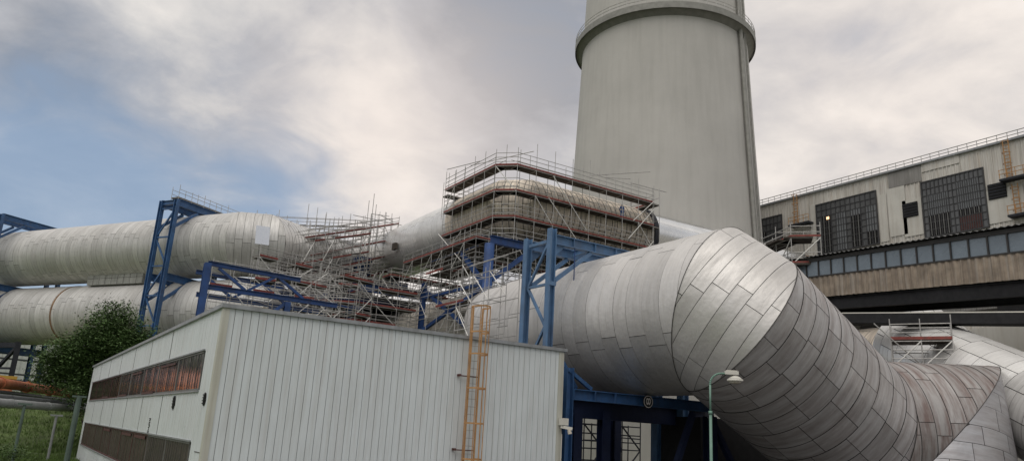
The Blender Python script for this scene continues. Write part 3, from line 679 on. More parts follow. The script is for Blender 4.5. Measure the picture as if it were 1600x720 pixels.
def sladder(root, p, q, w=(.5, 0, 0), n=9):
    p = np.array(p, float); q = np.array(q, float); w = np.array(w, float); b = MB(); b.tube(p, q, .035); b.tube(p+w, q+w, .035)
    for k in range(1, n): b.tube(p+(q-p)*k/n, p+w+(q-p)*k/n, .022, 5)
    return b.build('ladder', 'galvanised', root)
s1 = scaffold('large scaffold cage round the high duct corner in front of the tower', [((39.2, 77.2), (39.2, 65.8), (1, 0)), ((39.2, 65.8), (40.9, 64.1), (.7, .7)), ((40.9, 64.1), (60.6, 64.1), (0, 1))], [22.9, 25.6, 28.5, 31.35], 21.8, 33.0, pitch=2.45, seed=11, brace=.12, top_jit=1.5, deckonly=(1, 2, 3), rails=(.5, 1.0, 1.5))
for a, b in (((38.9, 72, 25.2), (38.9, 77.5, 22.2)), ((38.9, 77.5, 26), (38.9, 71.5, 21.8)), ((45.5, 63.9, 31.2), (50.3, 63.9, 26.0)), ((56.5, 63.9, 26.2), (60.4, 63.9, 30.5)), ((57.2, 63.9, 28.5), (60.4, 63.9, 31.5)), ((56.8, 63.9, 22.6), (60.4, 63.9, 26.6)), ((45.0, 63.9, 28.6), (49.6, 63.9, 24.0))):
    rod('brace', a, b, .05, 'tube_bright', s1)
for a, b in (((50.5, 63.6, 32.4), (58.0, 62.0, 34.2)), ((53.0, 64.3, 32.9), (58.5, 66.0, 34.5)), ((38.6, 76, 33.6), (39.6, 70, 33.2)), ((57.0, 64.3, 33.2), (62.6, 64.0, 33.2)), ((39, 71, 32.8), (44.2, 66, 34.4))):
    rod('loose_tube', a, b, .045, 'galvanised', s1)
s1b = scaffold('tube scaffold rising behind the top of the high duct corner', [((40.2, 78.4), (48.8, 78.4), (0, 1)), ((48.8, 78.4), (48.8, 74.5), (1, 0)), ((48.8, 74.5), (60.6, 74.5), (0, 1))], [31.35], 28.5, 32.8, seed=4, brace=.2, deckp=.6, toe=False)
s1c = scaffold('narrow end return of the scaffold cage beside the tower', [((60.6, 64.3), (60.6, 74.4), (1, 0))], [25.6, 28.5, 31.35], 22.5, 32.6, seed=5, brace=.5, pitch=2.6, width=1.1)
s2 = scaffold('tall open scaffold tower below the high duct, reaching down behind the workshop roof', [((36.6, 81.5), (36.6, 64.4), (1, 0))], [10.8, 13.0, 15.4, 17.9, 20.2, 22.6], .0, 23.2, seed=21, pitch=2.3, brace=.4, deckonly=(5,), extra=.35, top_jit=.5, rails=(.5, 1.0), width=1.5)
scaffold('scaffold bay below the front face of the high cage, above the nearest duct', [((36.6, 64.4), (46.5, 64.4), (0, 1))], [17.9, 20.2, 22.6], 15.2, 23.2, seed=22, pitch=2.3, brace=.4, deckonly=(2,), extra=.35, top_jit=.5, rails=(.5, 1.0), width=2.4)
MB().beam((37.5, 75, 20.3), (37.5, 71, 20.3), 1.2, .1).build('deck', 'board', s2); MB().beam((36.5, 75, 20.45), (36.5, 71, 20.45), .04, .22).build('toe_board', 'toe_red', s2)
MB().beam((37.5, 72, 16.3), (37.5, 66, 16.3), 1.2, .1).build('deck', 'board', s2); MB().beam((36.5, 72, 16.45), (36.5, 66, 16.45), .04, .22).build('toe_board', 'toe_red', s2)
for k in range(4): girder(s2, (40.2, 66.3+k*.9, 22.0-k*.1), (58.0, 66.3+k*.9, 22.0-k*.1), .7, 18)
for k in range(5): MB().beam((39.6+k*1.5, 65.2, 22.75), (39.6+k*1.5, 82, 22.75), 1.42, .08).build('deck', 'board', s2)
for k in range(8): MB().beam((47.3+k*1.6, 65.2, 22.78), (47.3+k*1.6, 75, 22.78), 1.52, .08).build('deck', 'board', s2)
sladder(s2, (37.2, 73.5, 20.2), (37.2, 72.2, 22.9), (0, -.6, 0)); sladder(s2, (38.0, 74.0, 16.2), (38.0, 74.8, 20.2), (0, -.6, 0), 12)
s2b = scaffold('inner scaffold tubes around the round blue column under the high corner', [((40.5, 80), (40.5, 68.5), (1, 0)), ((40.5, 68.5), (53, 68.5), (0, 1))], [19.4, 21.4], 18.8, 22.4, seed=25, pitch=2.2, brace=.7, deckonly=(1,), extra=.6, top_jit=.2, width=2.2)
# scaffolds over the sloping middle duct
dm = nrm([.816, .578, 0]); nm_ = np.array([.578, -.816, 0])
a0 = np.array([20.0, 87.0, 0])+nm_*4.9; a1 = np.array([40.5, 103.5, 0])+nm_*4.9
pts = [a0+(a1-a0)*t for t in (0, 1)]
s3 = scaffold('long stepped scaffold along the sloping middle duct with red toe boards', [((pts[0][0], pts[0][1]), (pts[1][0], pts[1][1]), -nm_[:2])], [14.0, 16.2, 18.5, 20.8, 23.1], 8, 23.8, seed=31, pitch=2.1, ramp=9.5, brace=.7, deckp=.9, extra=1.0, top_jit=1.6, width=1.3, r=.042)
s3b = scaffold('tube scaffold standing over the top of the sloping middle duct', [((a0-nm_*3.4)[:2], (a1-nm_*3.4)[:2], -nm_[:2])], [23.9, 25.3], 20, 25.6, seed=33, pitch=2.1, ramp=7.0, brace=.5, deckp=.6, extra=.5, top_jit=1.8, toe=False)
s3c = scaffold('outer scaffold bay in front of the left end of the sloping duct', [((a0+nm_*2.4)[:2], (a0+nm_*2.4+dm*13)[:2], -nm_[:2])], [13.4, 15.6, 18.0, 20.4, 22.8], 6, 22.8, seed=35, pitch=2.0, ramp=4.5, brace=.5, deckp=.6, extra=.5)
q = aty(560, 447, 76)
s4 = scaffold('lower corner scaffold with small ladder under the sloping duct', [((q[0]-9, 82), (q[0], 76), (.5, .8)), ((q[0], 76), (q[0]+7, 76), (0, 1))], [14.3, 16.2, float(q[2])], 5, float(q[2])+1.3, seed=41, pitch=2.0, brace=.5, deckp=.8, extra=.5, top_jit=.8)
s4b = scaffold('dense tube scaffold beneath the rounded end of the bright high duct', [((36, 86), (36, 83.5), (1, 0)), ((36, 83.5), (50, 83.5), (0, 1))], [19.6, 21.4], 19.2, 22.0, seed=45, pitch=1.9, brace=.7, deckp=.75, extra=.7, top_jit=.8, width=2.0)
girder(s4, (q[0]+6, 75.8, q[2]-1.2), (q[0]+19, 75.8, q[2]-1.6), .8, 12); girder(s4, (q[0]+6, 77.4, q[2]-2.3), (q[0]+19, 77.4, q[2]-2.6), .8, 12)
sladder(s4, (q[0]-.6, 75.6, 14.3), (q[0]-.2, 75.6, q[2]+.2), (.55, 0, 0), 10)
s5 = scaffold('scaffold tubes inside the bright blue truss frame', [((11.5, 61.5), (21.5, 61.5), (0, 1))], [11.8, 13.5, 14.5], 6, 15.4, seed=51, pitch=1.7, brace=.6, deckp=.5, extra=.5, top_jit=1.0, r=.03)
MB().beam((15.6, 61.2, 12.1), (17.0, 61.2, 12.0), .3, .45).build('insulation_bale', 'insulation', s5)
s5b = scaffold('scaffold between the blue truss frame and the sloping duct', [((17, 70), (30, 74), (-.3, 1))], [12.6, 14.6, 16.6, 18.2], 6, 18.6, seed=53, pitch=2.0, brace=.6, deckp=.5, extra=.7, top_jit=1.2)
s9 = scaffold('dark thin scaffold tower in the shade behind the trestle beams', [((28.2, 42), (38.5, 42), (0, 1))], [1.2, 3.0, 4.6], 0, 4.7, seed=91, pitch=1.7, brace=.8, r=.045, tm='dark_steel', bm='dark_steel', deckonly=(), extra=.5, toe=False, top_jit=.4)
s3d = scaffold('second row of dense tubes under the sloping middle duct', [((a0+nm_*1.2)[:2], (a1+nm_*1.2)[:2], -nm_[:2])], [12.6, 14.6, 16.6, 18.6], 8, 19.2, seed=37, pitch=1.8, ramp=7.5, brace=.8, deckp=.7, extra=1.0, top_jit=.6, toe=False, width=1.1, r=.04)
s2d = scaffold('thin bare tube scaffold against the near duct between ladder top and pale portal', [((20.9, 38.6), (20.9, 33.2), (1, 0))], [6.5, 8.6, 10.6, 12.2], 0, 12.4, seed=27, pitch=1.8, brace=.6, deckonly=(), toe=False, rails=(.6,), r=.024, top_jit=.5, width=.8)
# scaffold along the top of the tall blue portal
pA = Z(A, 0); pA2 = Z(A2, 0)
s6 = scaffold('light scaffold walkway on top of the tall blue portal', [(A[:2]+v3[:2]*1.0, (A+(A2-A)*1.0)[:2]+v3[:2]*1.0, -v3[:2])], [27.1], 26.9, 27.9, seed=61, pitch=1.9, brace=.5, top_jit=.9, r=.028, toe=False, rails=(.5, 1.0), width=1.1)
s6b = scaffold('small tube scaffold on the crown of the upper left duct elbow', [((A2+v3*.6)[:2], (A2+v3*.6+np.array([6.5, 1.5, 0]))[:2], (0, 1))], [26.7], 25.6, 27.0, seed=63, pitch=1.9, r=.03, toe=False, deckp=.2, brace=.6, width=1.2)
tall = MB()
for px, zt in ((573, 35.3), (580, 36.4), (585, 35.0), (303-0, 0)):
    if zt: w = aty(px, 350, 92); rod('standard', (w[0], 92, 24), (w[0], 92, zt-2.5), .045, 'galvanised', s3b)
for (x0, y0), (x1, y1) in (((552, 336), (628, 352)), ((592, 335), (614, 346)), ((580, 334), (608, 338)), ((560, 345), (600, 358))):
    aa = aty(x0, y0, 91); bb = aty(x1, y1, 93); rod('loose_tube', aa, bb, .045, 'galvanised', s3b)
# ------------------------------------------------------------------ worker on the cage deck
import bmesh
def person(label, base, face, h=1.8):
    bx, by, bz = base; k = h/1.8
    ang = math.atan2(face[1], face[0])-PI/2
    Rm = Matrix.Translation((bx, by, bz))@Matrix.Rotation(ang, 4, 'Z')@Matrix.Scale(k, 4)
    J = {'pel': (0, 0, .95, .14), 'sp': (0, .02, 1.15, .15), 'ch': (0, .02, 1.36, .17), 'nk': (0, .02, 1.52, .06), 'hd': (0, .05, 1.62, .095), 'ht': (0, .04, 1.76, .08)}
    E = [('pel', 'sp'), ('sp', 'ch'), ('ch', 'nk'), ('nk', 'hd'), ('hd', 'ht')]
    for s, n in ((-1, 'l'), (1, 'r')):
        J.update({'hp'+n: (s*.10, 0, .90, .095), 'kn'+n: (s*.13, .05, .50, .065), 'an'+n: (s*.14, -.02, .09, .045), 'to'+n: (s*.16, .14, .03, .035),
                  'sh'+n: (s*.18, .02, 1.44, .07), 'el'+n: (s*.27, .10, 1.18, .048), 'wr'+n: (s*.20, .33, 1.12, .032), 'hn'+n: (s*.19, .42, 1.12, .035)})
        E += [('pel', 'hp'+n), ('hp'+n, 'kn'+n), ('kn'+n, 'an'+n), ('an'+n, 'to'+n), ('ch', 'sh'+n), ('sh'+n, 'el'+n), ('el'+n, 'wr'+n), ('wr'+n, 'hn'+n)]
    names = list(J)
    def skin(name, keys, m, grow=0.0, parent=None):
        me = bpy.data.meshes.new(name); ks = [q for q in names if q in keys]; ix = {q: i for i, q in enumerate(ks)}
        me.from_pydata([J[q][:3] for q in ks], [(ix[a], ix[b]) for a, b in E if a in ix and b in ix], [])
        o = bpy.data.objects.new(name, me); COL.objects.link(o); md = o.modifiers.new('s', 'SKIN')
        for i, q in enumerate(ks): me.skin_vertices[0].data[i].radius = (J[q][3]+grow,)*2
        me.skin_vertices[0].data[0].use_root = True
        sb = o.modifiers.new('u', 'SUBSURF'); sb.levels = 1; sb.render_levels = 1
        dg = bpy.context.evaluated_depsgraph_get(); ev = bpy.data.meshes.new_from_object(o.evaluated_get(dg)); bpy.data.objects.remove(o)
        ev.materials.clear(); ev.materials.append(MATS[m]); ev.transform(Rm)
        o = bpy.data.objects.new(name, ev); COL.objects.link(o)
        if parent: o.parent = parent
        return o
    body = skin('person', names, 'skin'); tag(body, label, 'person')
    skin('trousers', ['pel', 'hpl', 'hpr', 'knl', 'knr', 'anl', 'anr'], 'denim', .018, body)
    skin('jacket', ['pel', 'sp', 'ch', 'shl', 'shr', 'ell', 'elr', 'wrl', 'wrr'], 'denim', .02, body)
    hm = bmesh.new(); bmesh.ops.create_uvsphere(hm, u_segments=14, v_segments=9, radius=.135); 
    for v in hm.verts: v.co.z = max(v.co.z, -.02)*1.05; v.co.y = v.co.y*1.15+.01
    me = bpy.data.meshes.new('helmet'); hm.to_mesh(me); hm.free(); me.materials.append(MATS['helmet_white']); me.transform(Rm@Matrix.Translation((0, .05, 1.70)))
    o = bpy.data.objects.new('helmet', me); COL.objects.link(o); o.parent = body
    return body
person('worker in a white helmet and blue overalls on the middle deck of the scaffold cage', (56.2, 64.75, 28.62), (.3, 1), 1.9)
# ------------------------------------------------------------------ tower
tw = thing('concrete_tower', 'massive tapering concrete tower with a ring gallery near the top of the view', 'tower', (90.5, 93.33, 0))
TC = np.array([90.5, 93.33])
def trad(z): return 18.35-.052*z+.000095*z*z
def lathe(prof, m, name, n=128, cx=TC, smooth=True):
    b = MB(); vs = [(cx[0]+r*math.cos(2*PI*k/n), cx[1]+r*math.sin(2*PI*k/n), z) for z, r in prof for k in range(n)]
    b.add(vs, [(j*n+k, j*n+(k+1) % n, (j+1)*n+(k+1) % n, (j+1)*n+k) for j in range(len(prof)-1) for k in range(n)])
    return b.build(name, m, tw, smooth)
lathe([(z, trad(z)) for z in range(-1, 171, 4)], 'concrete_tower', 'shaft')
ZR = 74.4; rr0 = trad(ZR)
lathe([(ZR-1.6, rr0+.02), (ZR-.5, rr0+1.35), (ZR, rr0+1.4), (ZR+.02, rr0+.02)], 'concrete_ring', 'ring_platform', smooth=False)
lathe([(ZR-.9, rr0+1.45), (ZR+.25, rr0+1.5), (ZR+.25, rr0+1.4), (ZR-.9, rr0+1.4)], 'conduit', 'platform_edge', smooth=False)
rl = MB()
for h in (.9, 1.5):
    n = 120
    for k in range(n): rl.tube((TC[0]+(rr0+1.38)*math.cos(2*PI*k/n), TC[1]+(rr0+1.38)*math.sin(2*PI*k/n), ZR+h), (TC[0]+(rr0+1.38)*math.cos(2*PI*(k+1)/n), TC[1]+(rr0+1.38)*math.sin(2*PI*(k+1)/n), ZR+h), .05, 4)
for k in range(60):
    a = 2*PI*k/60; p = (TC[0]+(rr0+1.38)*math.cos(a), TC[1]+(rr0+1.38)*math.sin(a)); rl.tube((p[0], p[1], ZR), (p[0], p[1], ZR+1.55), .055, 4)
rl.build('railing', 'galvanised', tw)
# service ladder and conduit up the right side
ac = math.atan2(-TC[1], -TC[0])+math.radians(57)
cd = MB(); 
def tp(ang, z, o): r = trad(z)+o; return np.array([TC[0]+r*math.cos(ang), TC[1]+r*math.sin(ang), z])
for z in range(0, 160, 4):
    cd.tube(tp(ac, z, .45), tp(ac, z+4, .45), .35, 6); cd.tube(tp(ac+.05, z, .35), tp(ac+.05, z+4, .35), .16, 6)
cd.build('conduit', 'conduit', tw)
ll = MB()
for z in range(0, 160, 4):
    for da in (.085, .12): ll.tube(tp(ac+da, z, .55), tp(ac+da, z+4, .55), .09, 4)
    for h in (0, 1, 2, 3): ll.tube(tp(ac+.085, z+h, .55), tp(ac+.12, z+h, .55), .06, 4)
ll.build('service_ladder', 'conduit', tw)
# ------------------------------------------------------------------ power plant building
XW = 110.0; HP = 46.8
pb = thing('power_plant_building', 'long grimy grey power plant hall at right with huge gridded windows', 'building', (130, 50, 0))
w = MB(); w.box(XW, -60, 0, XW+60, 150, HP); w.build('wall', 'plant_wall', pb)
def zy(px, py): q = atx(px, py, XW); return q[1], q[2]
rb = MB(); y = 100.0                                                                       # corrugation ribs
while y > 25:
    rb.box(XW-.10, y, 10, XW-.002, y+.16, HP-.4); y -= .62
rb.build('cladding_ribs', 'plant_wall', pb)
MB().box(XW-.5, -60, HP-.05, XW+.6, 150, HP+.25).build('parapet', 'coping', pb)
MB().tube((XW-.1, -50, HP+1.3), (XW-.1, 150, HP+1.3), .07, 5).tube((XW-.1, -50, HP+.8), (XW-.1, 150, HP+.8), .06, 5).build('guard_rail', 'galvanised', pb)
b = MB()
for k in range(90): b.tube((XW-.1, 20+k*1.35, HP+.2), (XW-.1, 20+k*1.35, HP+1.3), .05, 4)
b.build('rail_post', 'galvanised', pb)['kind'] = 'stuff'
def panel(x0, x1, y0, y1, m):   # px corners of a flat patch sheet; y0,y1 measured at x0
    ya, za = zy(x0, y0); yb_, _ = zy(x1, y0); _, zb_ = zy(x0, y1)
    MB().box(XW-.16, min(ya, yb_), zb_, XW-.115, max(ya, yb_), za).build('cladding_patch', m, pb)
panel(1388, 1440, 272, 296, 'plant_patch'); panel(1386, 1414, 296, 372, 'plant_panel'); panel(1541, 1600, 300, 352, 'plant_panel'); panel(1372, 1385, 306, 380, 'plant_panel')
panel(1266, 1276, 321, 380, 'plant_panel'); panel(1410, 1440, 315, 372, 'plant_panel'); panel(1440, 1500, 254, 270, 'plant_wall')
def big_window(x0, x1, y0, y1, cols, rows, dark, pale, hot=None, seed=0):
    ya, za = zy(x0, y0); yb_, _ = zy(x1, y0); _, zb_ = zy(x0, y1); R_ = random.Random(seed)
    Y0, Y1 = min(ya, yb_), max(ya, yb_)
    fr = MB(); t = .18
    fr.box(XW-.35, Y0-t, zb_-t, XW-.12, Y1+t, zb_); fr.box(XW-.35, Y0-t, za, XW-.12, Y1+t, za+t); fr.box(XW-.35, Y0-t, zb_+.002, XW-.12, Y0, za-.002); fr.box(XW-.35, Y1, zb_+.002, XW-.12, Y1+t, za-.002)
    f = fr.build('window', 'mullion_dark', pb)
    pn = MB().box(XW-.20, Y0, zb_, XW-.13, Y1, za); pn.build('pane', 'industrial_glass', f)
    gb = MB()
    for k in range(1, cols): yk = Y1-(Y1-Y0)*k/cols; gb.box(XW-.32, yk-.05, zb_, XW-.205, yk+.05, za)
    for k in range(1, rows): zk = zb_+(za-zb_)*k/rows; gb.box(XW-.30, Y0, zk-.05, XW-.206, Y1, zk+.05)
    gb.build('glazing_bar', 'mullion_dark', f)
    for (c0, c1, r0_, r1_, mt) in dark:
        a = Y1-(Y1-Y0)*c0/cols-.06; b = Y1-(Y1-Y0)*c1/cols+.06; z0_ = zb_+(za-zb_)*r0_/rows+.06; z1_ = zb_+(za-zb_)*r1_/rows-.06
        MB().box(XW-.25, min(a, b), z0_, XW-.21, max(a, b), z1_).build('pane', mt, f)
        if mt != 'void' or True:
            fm = MB()
            for k in range(c0, c1+1):
                yk = Y1-(Y1-Y0)*k/cols
                if k < c1: yk2 = yk-(Y1-Y0)/cols*.5; fm.box(XW-.36, yk2-.05, z0_, XW-.26, yk2+.05, z1_)
            fm.build('glazing_bar', 'mullion' if mt == 'void' else 'mullion_dark', f)
    return f, Y0, Y1, zb_, za
big_window(1187, 1222, 345, 385, 6, 4, [(0, 2, 0, 2, 'void')], [], seed=1)
f, Y0, Y1, Z0, Z1 = big_window(1277, 1370, 322, 398, 12, 8, [(1, 3, 0, 6, 'void'), (4, 6, 0, 6, 'pale_glass'), (7, 9, 0, 5, 'void'), (7, 9, 5, 6, 'pale_glass'), (10, 12, 0, 2, 'void'), (10, 12, 2, 6, 'pale_glass')], [], seed=2)
wl_ = MB().box(XW-.42, Y1-(Y1-Y0)*.2-.25, Z1-(Z1-Z0)*.34, XW-.38, Y1-(Y1-Y0)*.2+.25, Z1-(Z1-Z0)*.34+.45); wl_.build('orange_glint', 'orange_glint', f)  # orange reflection on the glass, drawn as a small glowing patch
f, Y0, Y1, Z0, Z1 = big_window(1441, 1538, 287, 373, 14, 8, [(1, 6, 3, 6, 'pale_glass'), (1, 6, 0, 3, 'void'), (8, 13, 3, 7, 'pale_glass'), (8, 13, 2, 3, 'void'), (8, 13, 0, 2, 'frame_brown')], [], seed=3)
for (x0, x1, y0, y1) in ((1411, 1435, 320, 342), (1544, 1573, 290, 314)):
    ya, za = zy(x0, y0); yb_, _ = zy(x1, y0); _, zb_ = zy(x0, y1)
    f = MB().box(XW-.30, min(ya, yb_), zb_, XW-.18, max(ya, yb_), za).build('window', 'void', pb)
    b = MB()
    for k in range(5): b.box(XW-.34, min(ya, yb_), zb_+(za-zb_)*(k+.5)/5-.06, XW-.305, max(ya, yb_), zb_+(za-zb_)*(k+.5)/5+.06)
    b.build('louvre', 'dark_steel', f)
def plant_ladder(px, y0, y1, label):
    y, z1 = zy(px, y0); _, z0 = zy(px, y1); L = thing('roof_ladder', label, 'ladder', (XW-.5, y, z0))
    for s in (-.35, .35): MB().beam((XW-.5, y+s, z0), (XW-.5, y+s, z1), .1, .1).build('side_rail', 'orange_paint', L)
    b = MB(); n = int((z1-z0)/.5)
    for k in range(n): b.tube((XW-.5, y-.35, z0+k*.5), (XW-.5, y+.35, z0+k*.5), .05, 4)
    b.build('rungs', 'orange_paint', L)
    for k in range(int((z1-z0)/1.6)+1):
        zc = z0+k*1.6+.6; h = MB(); P_ = [(XW-.5-.75*math.sin(t), y-.5*math.cos(t), zc) for t in np.linspace(0, PI, 8)]
        for a, c in zip(P_[:-1], P_[1:]): h.tube(a, c, .05, 4)
        h.build('cage_hoop', 'orange_paint', L)
    b = MB().box(XW-1.6, y-3.2, z0-.35, XW-.2, y+.9, z0-.05); b.build('landing', 'dark_steel', L)
    b = MB()
    for h in (.6, 1.2): b.tube((XW-1.55, y-3.2, z0+h), (XW-1.55, y+.9, z0+h), .05, 4)
    for k in range(5): b.tube((XW-1.55, y-3.2+k, z0), (XW-1.55, y-3.2+k, z0+1.2), .05, 4)
    b.build('guard_rail', 'orange_paint', L)
plant_ladder(1245, 305, 353, 'thin orange roof ladder near the left end of the power plant hall')
plant_ladder(1573, 220, 283, 'upper orange ladder and landing at the right edge of the power plant hall')
plant_ladder(1588, 288, 338, 'lower orange ladder and landing at the right edge of the power plant hall')
# ------------------------------------------------------------------ conveyor bridge
cvd = nrm(ray(282, 552)); ca = atd(1600, 348, 55)-cvd*14; cb = atd(1600, 348, 55)+cvd*34
cv = thing('conveyor_bridge', 'sloping enclosed conveyor bridge with a window band above brown corrugated sheeting', 'bridge', (ca[0], ca[1], 0))
hx = nrm(np.cross(cvd, (0, 0, 1))); hx = hx if hx[0] > 0 else -hx    # away from the camera side
UP = np.array([0, 0, 1.0]); LN = np.linalg.norm(cb-ca)
def cpt(t, z, o=0): return ca+cvd*t+UP*z+hx*o
b = MB(); b.hexa([cpt(0, -.45, .12), cpt(LN, -.45, .12), cpt(LN, -.45, 3.5), cpt(0, -.45, 3.5), cpt(0, -.25, .12), cpt(LN, -.25, .12), cpt(LN, -.25, 3.5), cpt(0, -.25, 3.5)]); b.build('roof_beam', 'bridge_frame', cv)
rf = MB(); n = int(LN/.22); 
vs = []
for k in range(n+1):
    z = -.02+(.05 if k % 2 else -.05); vs += [cpt(k*LN/n, z-.12, -.35), cpt(k*LN/n, z+.25, 1.9), cpt(k*LN/n, z-.12, 4.0)]
rf.add(vs, [(3*k, 3*k+1, 3*k+4, 3*k+3) for k in range(n)]+[(3*k+1, 3*k+2, 3*k+5, 3*k+4) for k in range(n)]); rf.build('roof', 'roof_sheet', cv)
fr = MB(); fr.beam(cpt(0, -.35, .05), cpt(LN, -.35, .05), .14, .28, off=(0, 0)).build('fascia', 'bridge_frame', cv)
nw = 38; WT, WB = -.50, -1.68
b = MB(); b.beam(cpt(0, WB-.05, .06), cpt(LN, WB-.05, .06), .14, .10); b.build('sill', 'bridge_frame', cv)
for k in range(nw):
    t0 = LN*k/nw+.05; t1 = LN*(k+1)/nw-.05
    fm = MB(); fm.hexa([cpt(t1, WB, .0), cpt(t1+.10, WB, .0), cpt(t1+.10, WB, .14), cpt(t1, WB, .14), cpt(t1, WT, .0), cpt(t1+.10, WT, .0), cpt(t1+.10, WT, .14), cpt(t1, WT, .14)])
    f = fm.build('window', 'bridge_frame', cv); ti = rr.uniform(-.015, .015)
    p = MB(); p.hexa([cpt(t0, WB+.01, .09), cpt(t1, WB+.01, .09+ti), cpt(t1, WB+.01, .11+ti), cpt(t0, WB+.01, .11), cpt(t0, WT, .09-ti), cpt(t1, WT, .09), cpt(t1, WT, .11), cpt(t0, WT, .11-ti)]); p.build('pane', 'bridge_glass', f)
sk = MB(); n = int(LN/.13); vs = []; SB = -3.40
for k in range(n+1):
    o = (0.0, .0, .07, .07)[k % 4]; jz = rr.uniform(-.03, .03) if k % 8 < 2 else 0; vs += [cpt(k*LN/n, WB-.08, .02+o), cpt(k*LN/n, SB+jz, .02+o)]
sk.add(vs, [(2*k, 2*k+1, 2*k+3, 2*k+2) for k in range(n)]); sk.build('skirt_sheeting', 'skirt', cv)
b = MB(); b.hexa([cpt(0, SB-.05, .3), cpt(LN, SB-.05, .3), cpt(LN, SB-.05, 3.7), cpt(0, SB-.05, 3.7), cpt(0, SB+.15, .3), cpt(LN, SB+.15, .3), cpt(LN, SB+.15, 3.7), cpt(0, SB+.15, 3.7)]); b.build('floor', 'black_steel', cv)
for o in (.35, 3.5): MB().ibeam(cpt(0, SB-.55, o), cpt(LN, SB-.55, o), .35, .9).build('girder', 'black_steel', cv)
for k in range(9): MB().beam(cpt(LN*k/9, SB-.3, .4), cpt(LN*(k+1)/9, SB-.3, 3.4), .14, .14).build('wind_brace', 'dark_steel', cv)
b = MB(); b.hexa([cpt(0, SB, 3.55), cpt(LN, SB, 3.55), cpt(LN, SB, 3.75), cpt(0, SB, 3.75), cpt(0, -.2, 3.55), cpt(LN, -.2, 3.55), cpt(LN, -.2, 3.75), cpt(0, -.2, 3.75)]); b.build('back_wall', 'skirt', cv)
for t in (2, 47): q = cpt(t, SB-1.0, 2); MB().ibeam((q[0], q[1], 0), q, .8, .8, up=(0, 1, 0)).build('column', 'dark_steel', cv)
# low wall and long black girder below the bridge
def seg(x0, y0, x1, y1, dist0, dist1): return atd(x0, y0, dist0), atd(x1, y1, dist1)
lh = thing('low_hall', 'grey corrugated hall seen in the gap under the conveyor bridge', 'building', (70, 40, 0))
a, b_ = aty(1290, 462, 62), aty(1700, 455, 30); a = atd(1290, 462, 84); b_ = atd(1660, 452, 74)
def vwall(name, a, b_, z0, z1, m, root, th=.4, ribs=0):
    d = nrm([b_[0]-a[0], b_[1]-a[1], 0]); n = np.array([-d[1], d[0], 0]); n = n if n@np.array([a[0], a[1], 0]) > 0 else -n
    A_ = [a+0*n, b_+0*n, b_+n*th, a+n*th]; M = MB(); M.hexa([(q[0], q[1], z0) for q in A_]+[(q[0], q[1], z1) for q in A_]); o = M.build(name, m, root)
    if ribs:
        M = MB(); L = np.linalg.norm((b_-a)[:2]); k = 0
        while k*ribs < L: q = a+d*k*ribs-n*.05; M.beam((q[0], q[1], z0), (q[0], q[1], z1), .12, .10, up=tuple(n)); k += 1
        M.build('ribs', m, root)
    return o
zt_ = min(a[2], b_[2])+2.0; zb0 = float(atd(1450, 494, 79)[2]); vwall('wall', a, b_, zb0, zt_, 'plant_patch', lh, 6, .45)
q0 = atd(1588, 455, 68); MB().beam((q0[0], q0[1], atd(1588, 497, 68)[2]), (q0[0], q0[1], atd(1588, 440, 68)[2]), 2.0, 2.0).build('pillar', 'black_steel', lh)
q0 = atd(1378, 470, 72); MB().beam((q0[0], q0[1], atd(1378, 497, 72)[2]), (q0[0], q0[1], atd(1378, 440, 72)[2]), 1.2, 1.2).build('pillar', 'dark_steel', lh)
gd_ = thing('pipe_bridge_girder', 'long black girder with pale top edge crossing below the conveyor bridge', 'bridge', (52, 30, 0))
g0, g1 = atd(1240, 499, 58), atd(1680, 499, 52)
MB().beam(g0, g1, 1.4, .62).build('girder', 'black_steel', gd_)
MB().beam(g0+UP*.36-hx*.72, g1+UP*.36-hx*.72, .06, .07).build('edge_rail', 'lamp_white', gd_)
# ------------------------------------------------------------------ pieces at the far right, behind the lowest duct leg
d5 = thing('flue_gas_duct', 'pale duct with a square panel grid descending at the right edge', 'duct', (50, 24, 0))
k0 = atd(1430, 548, 58); k1 = atd(1650, 655, 46)
duct(d5, [k0+(k0-k1)*.05, k0+(k1-k0)*.95, k1+(k1-k0)*.5], 2.5, ['clad_bright', 'clad_far'], ring=1.1, gap=.04, nseg=60, sheets=12, bands=False, stag=0, wob=0)
d6 = thing('gas_duct_branch', 'dull grey duct behind the small platform, seen through its rails', 'duct', (52, 36, 0))
duct(d6, [atd(1330, 560, 66), atd(1440, 556, 60), atd(1475, 545, 66)], 2.2, ['clad_old', 'clad_bright'], ring=1.3, gap=.05, nseg=48, sheets=7, bands=False)
duct(d6, [atd(1370, 522, 70), atd(1455, 505, 76)], 1.6, ['clad_bright'], ring=1.3, gap=.05, nseg=48, sheets=7, bands=False)
u0 = atd(1392, 533, 50); u1 = atd(1488, 528, 50); nn_ = nrm([u1[1]-u0[1], -(u1[0]-u0[0]), 0]); nn_ = nn_ if nn_@u0 > 0 else -nn_
s7 = scaffold('small scaffold platform with red board between the ducts at lower right', [(u0[:2], u1[:2], nn_[:2])], [float(u0[2])-1.5, float(u0[2])], float(u0[2])-3.2, float(u0[2])+1.1, seed=71, pitch=1.6, brace=.5, r=.03, deckonly=(1,), width=1.6, top_jit=.25)
rod('brace', atd(1365, 505, 50), atd(1440, 570, 50), .035, 'galvanised', s7)
u0 = atd(1196, 378, 66); u1 = atd(1283, 395, 60)
u0 = atd(1190, 372, 70); um = atd(1236, 372, 66); u1 = atd(1283, 386, 66)
s8 = scaffold('scaffold platform above the duct elbow in front of the power plant hall', [(u0[:2], um[:2], (.7, .7)), (um[:2], u1[:2], (.3, .9))], [float(um[2])-2.2, float(um[2])], float(um[2])-6, float(um[2])+1.0, seed=81, pitch=2.2, brace=.6, r=.035, width=2.2, extra=.5, top_jit=.4)
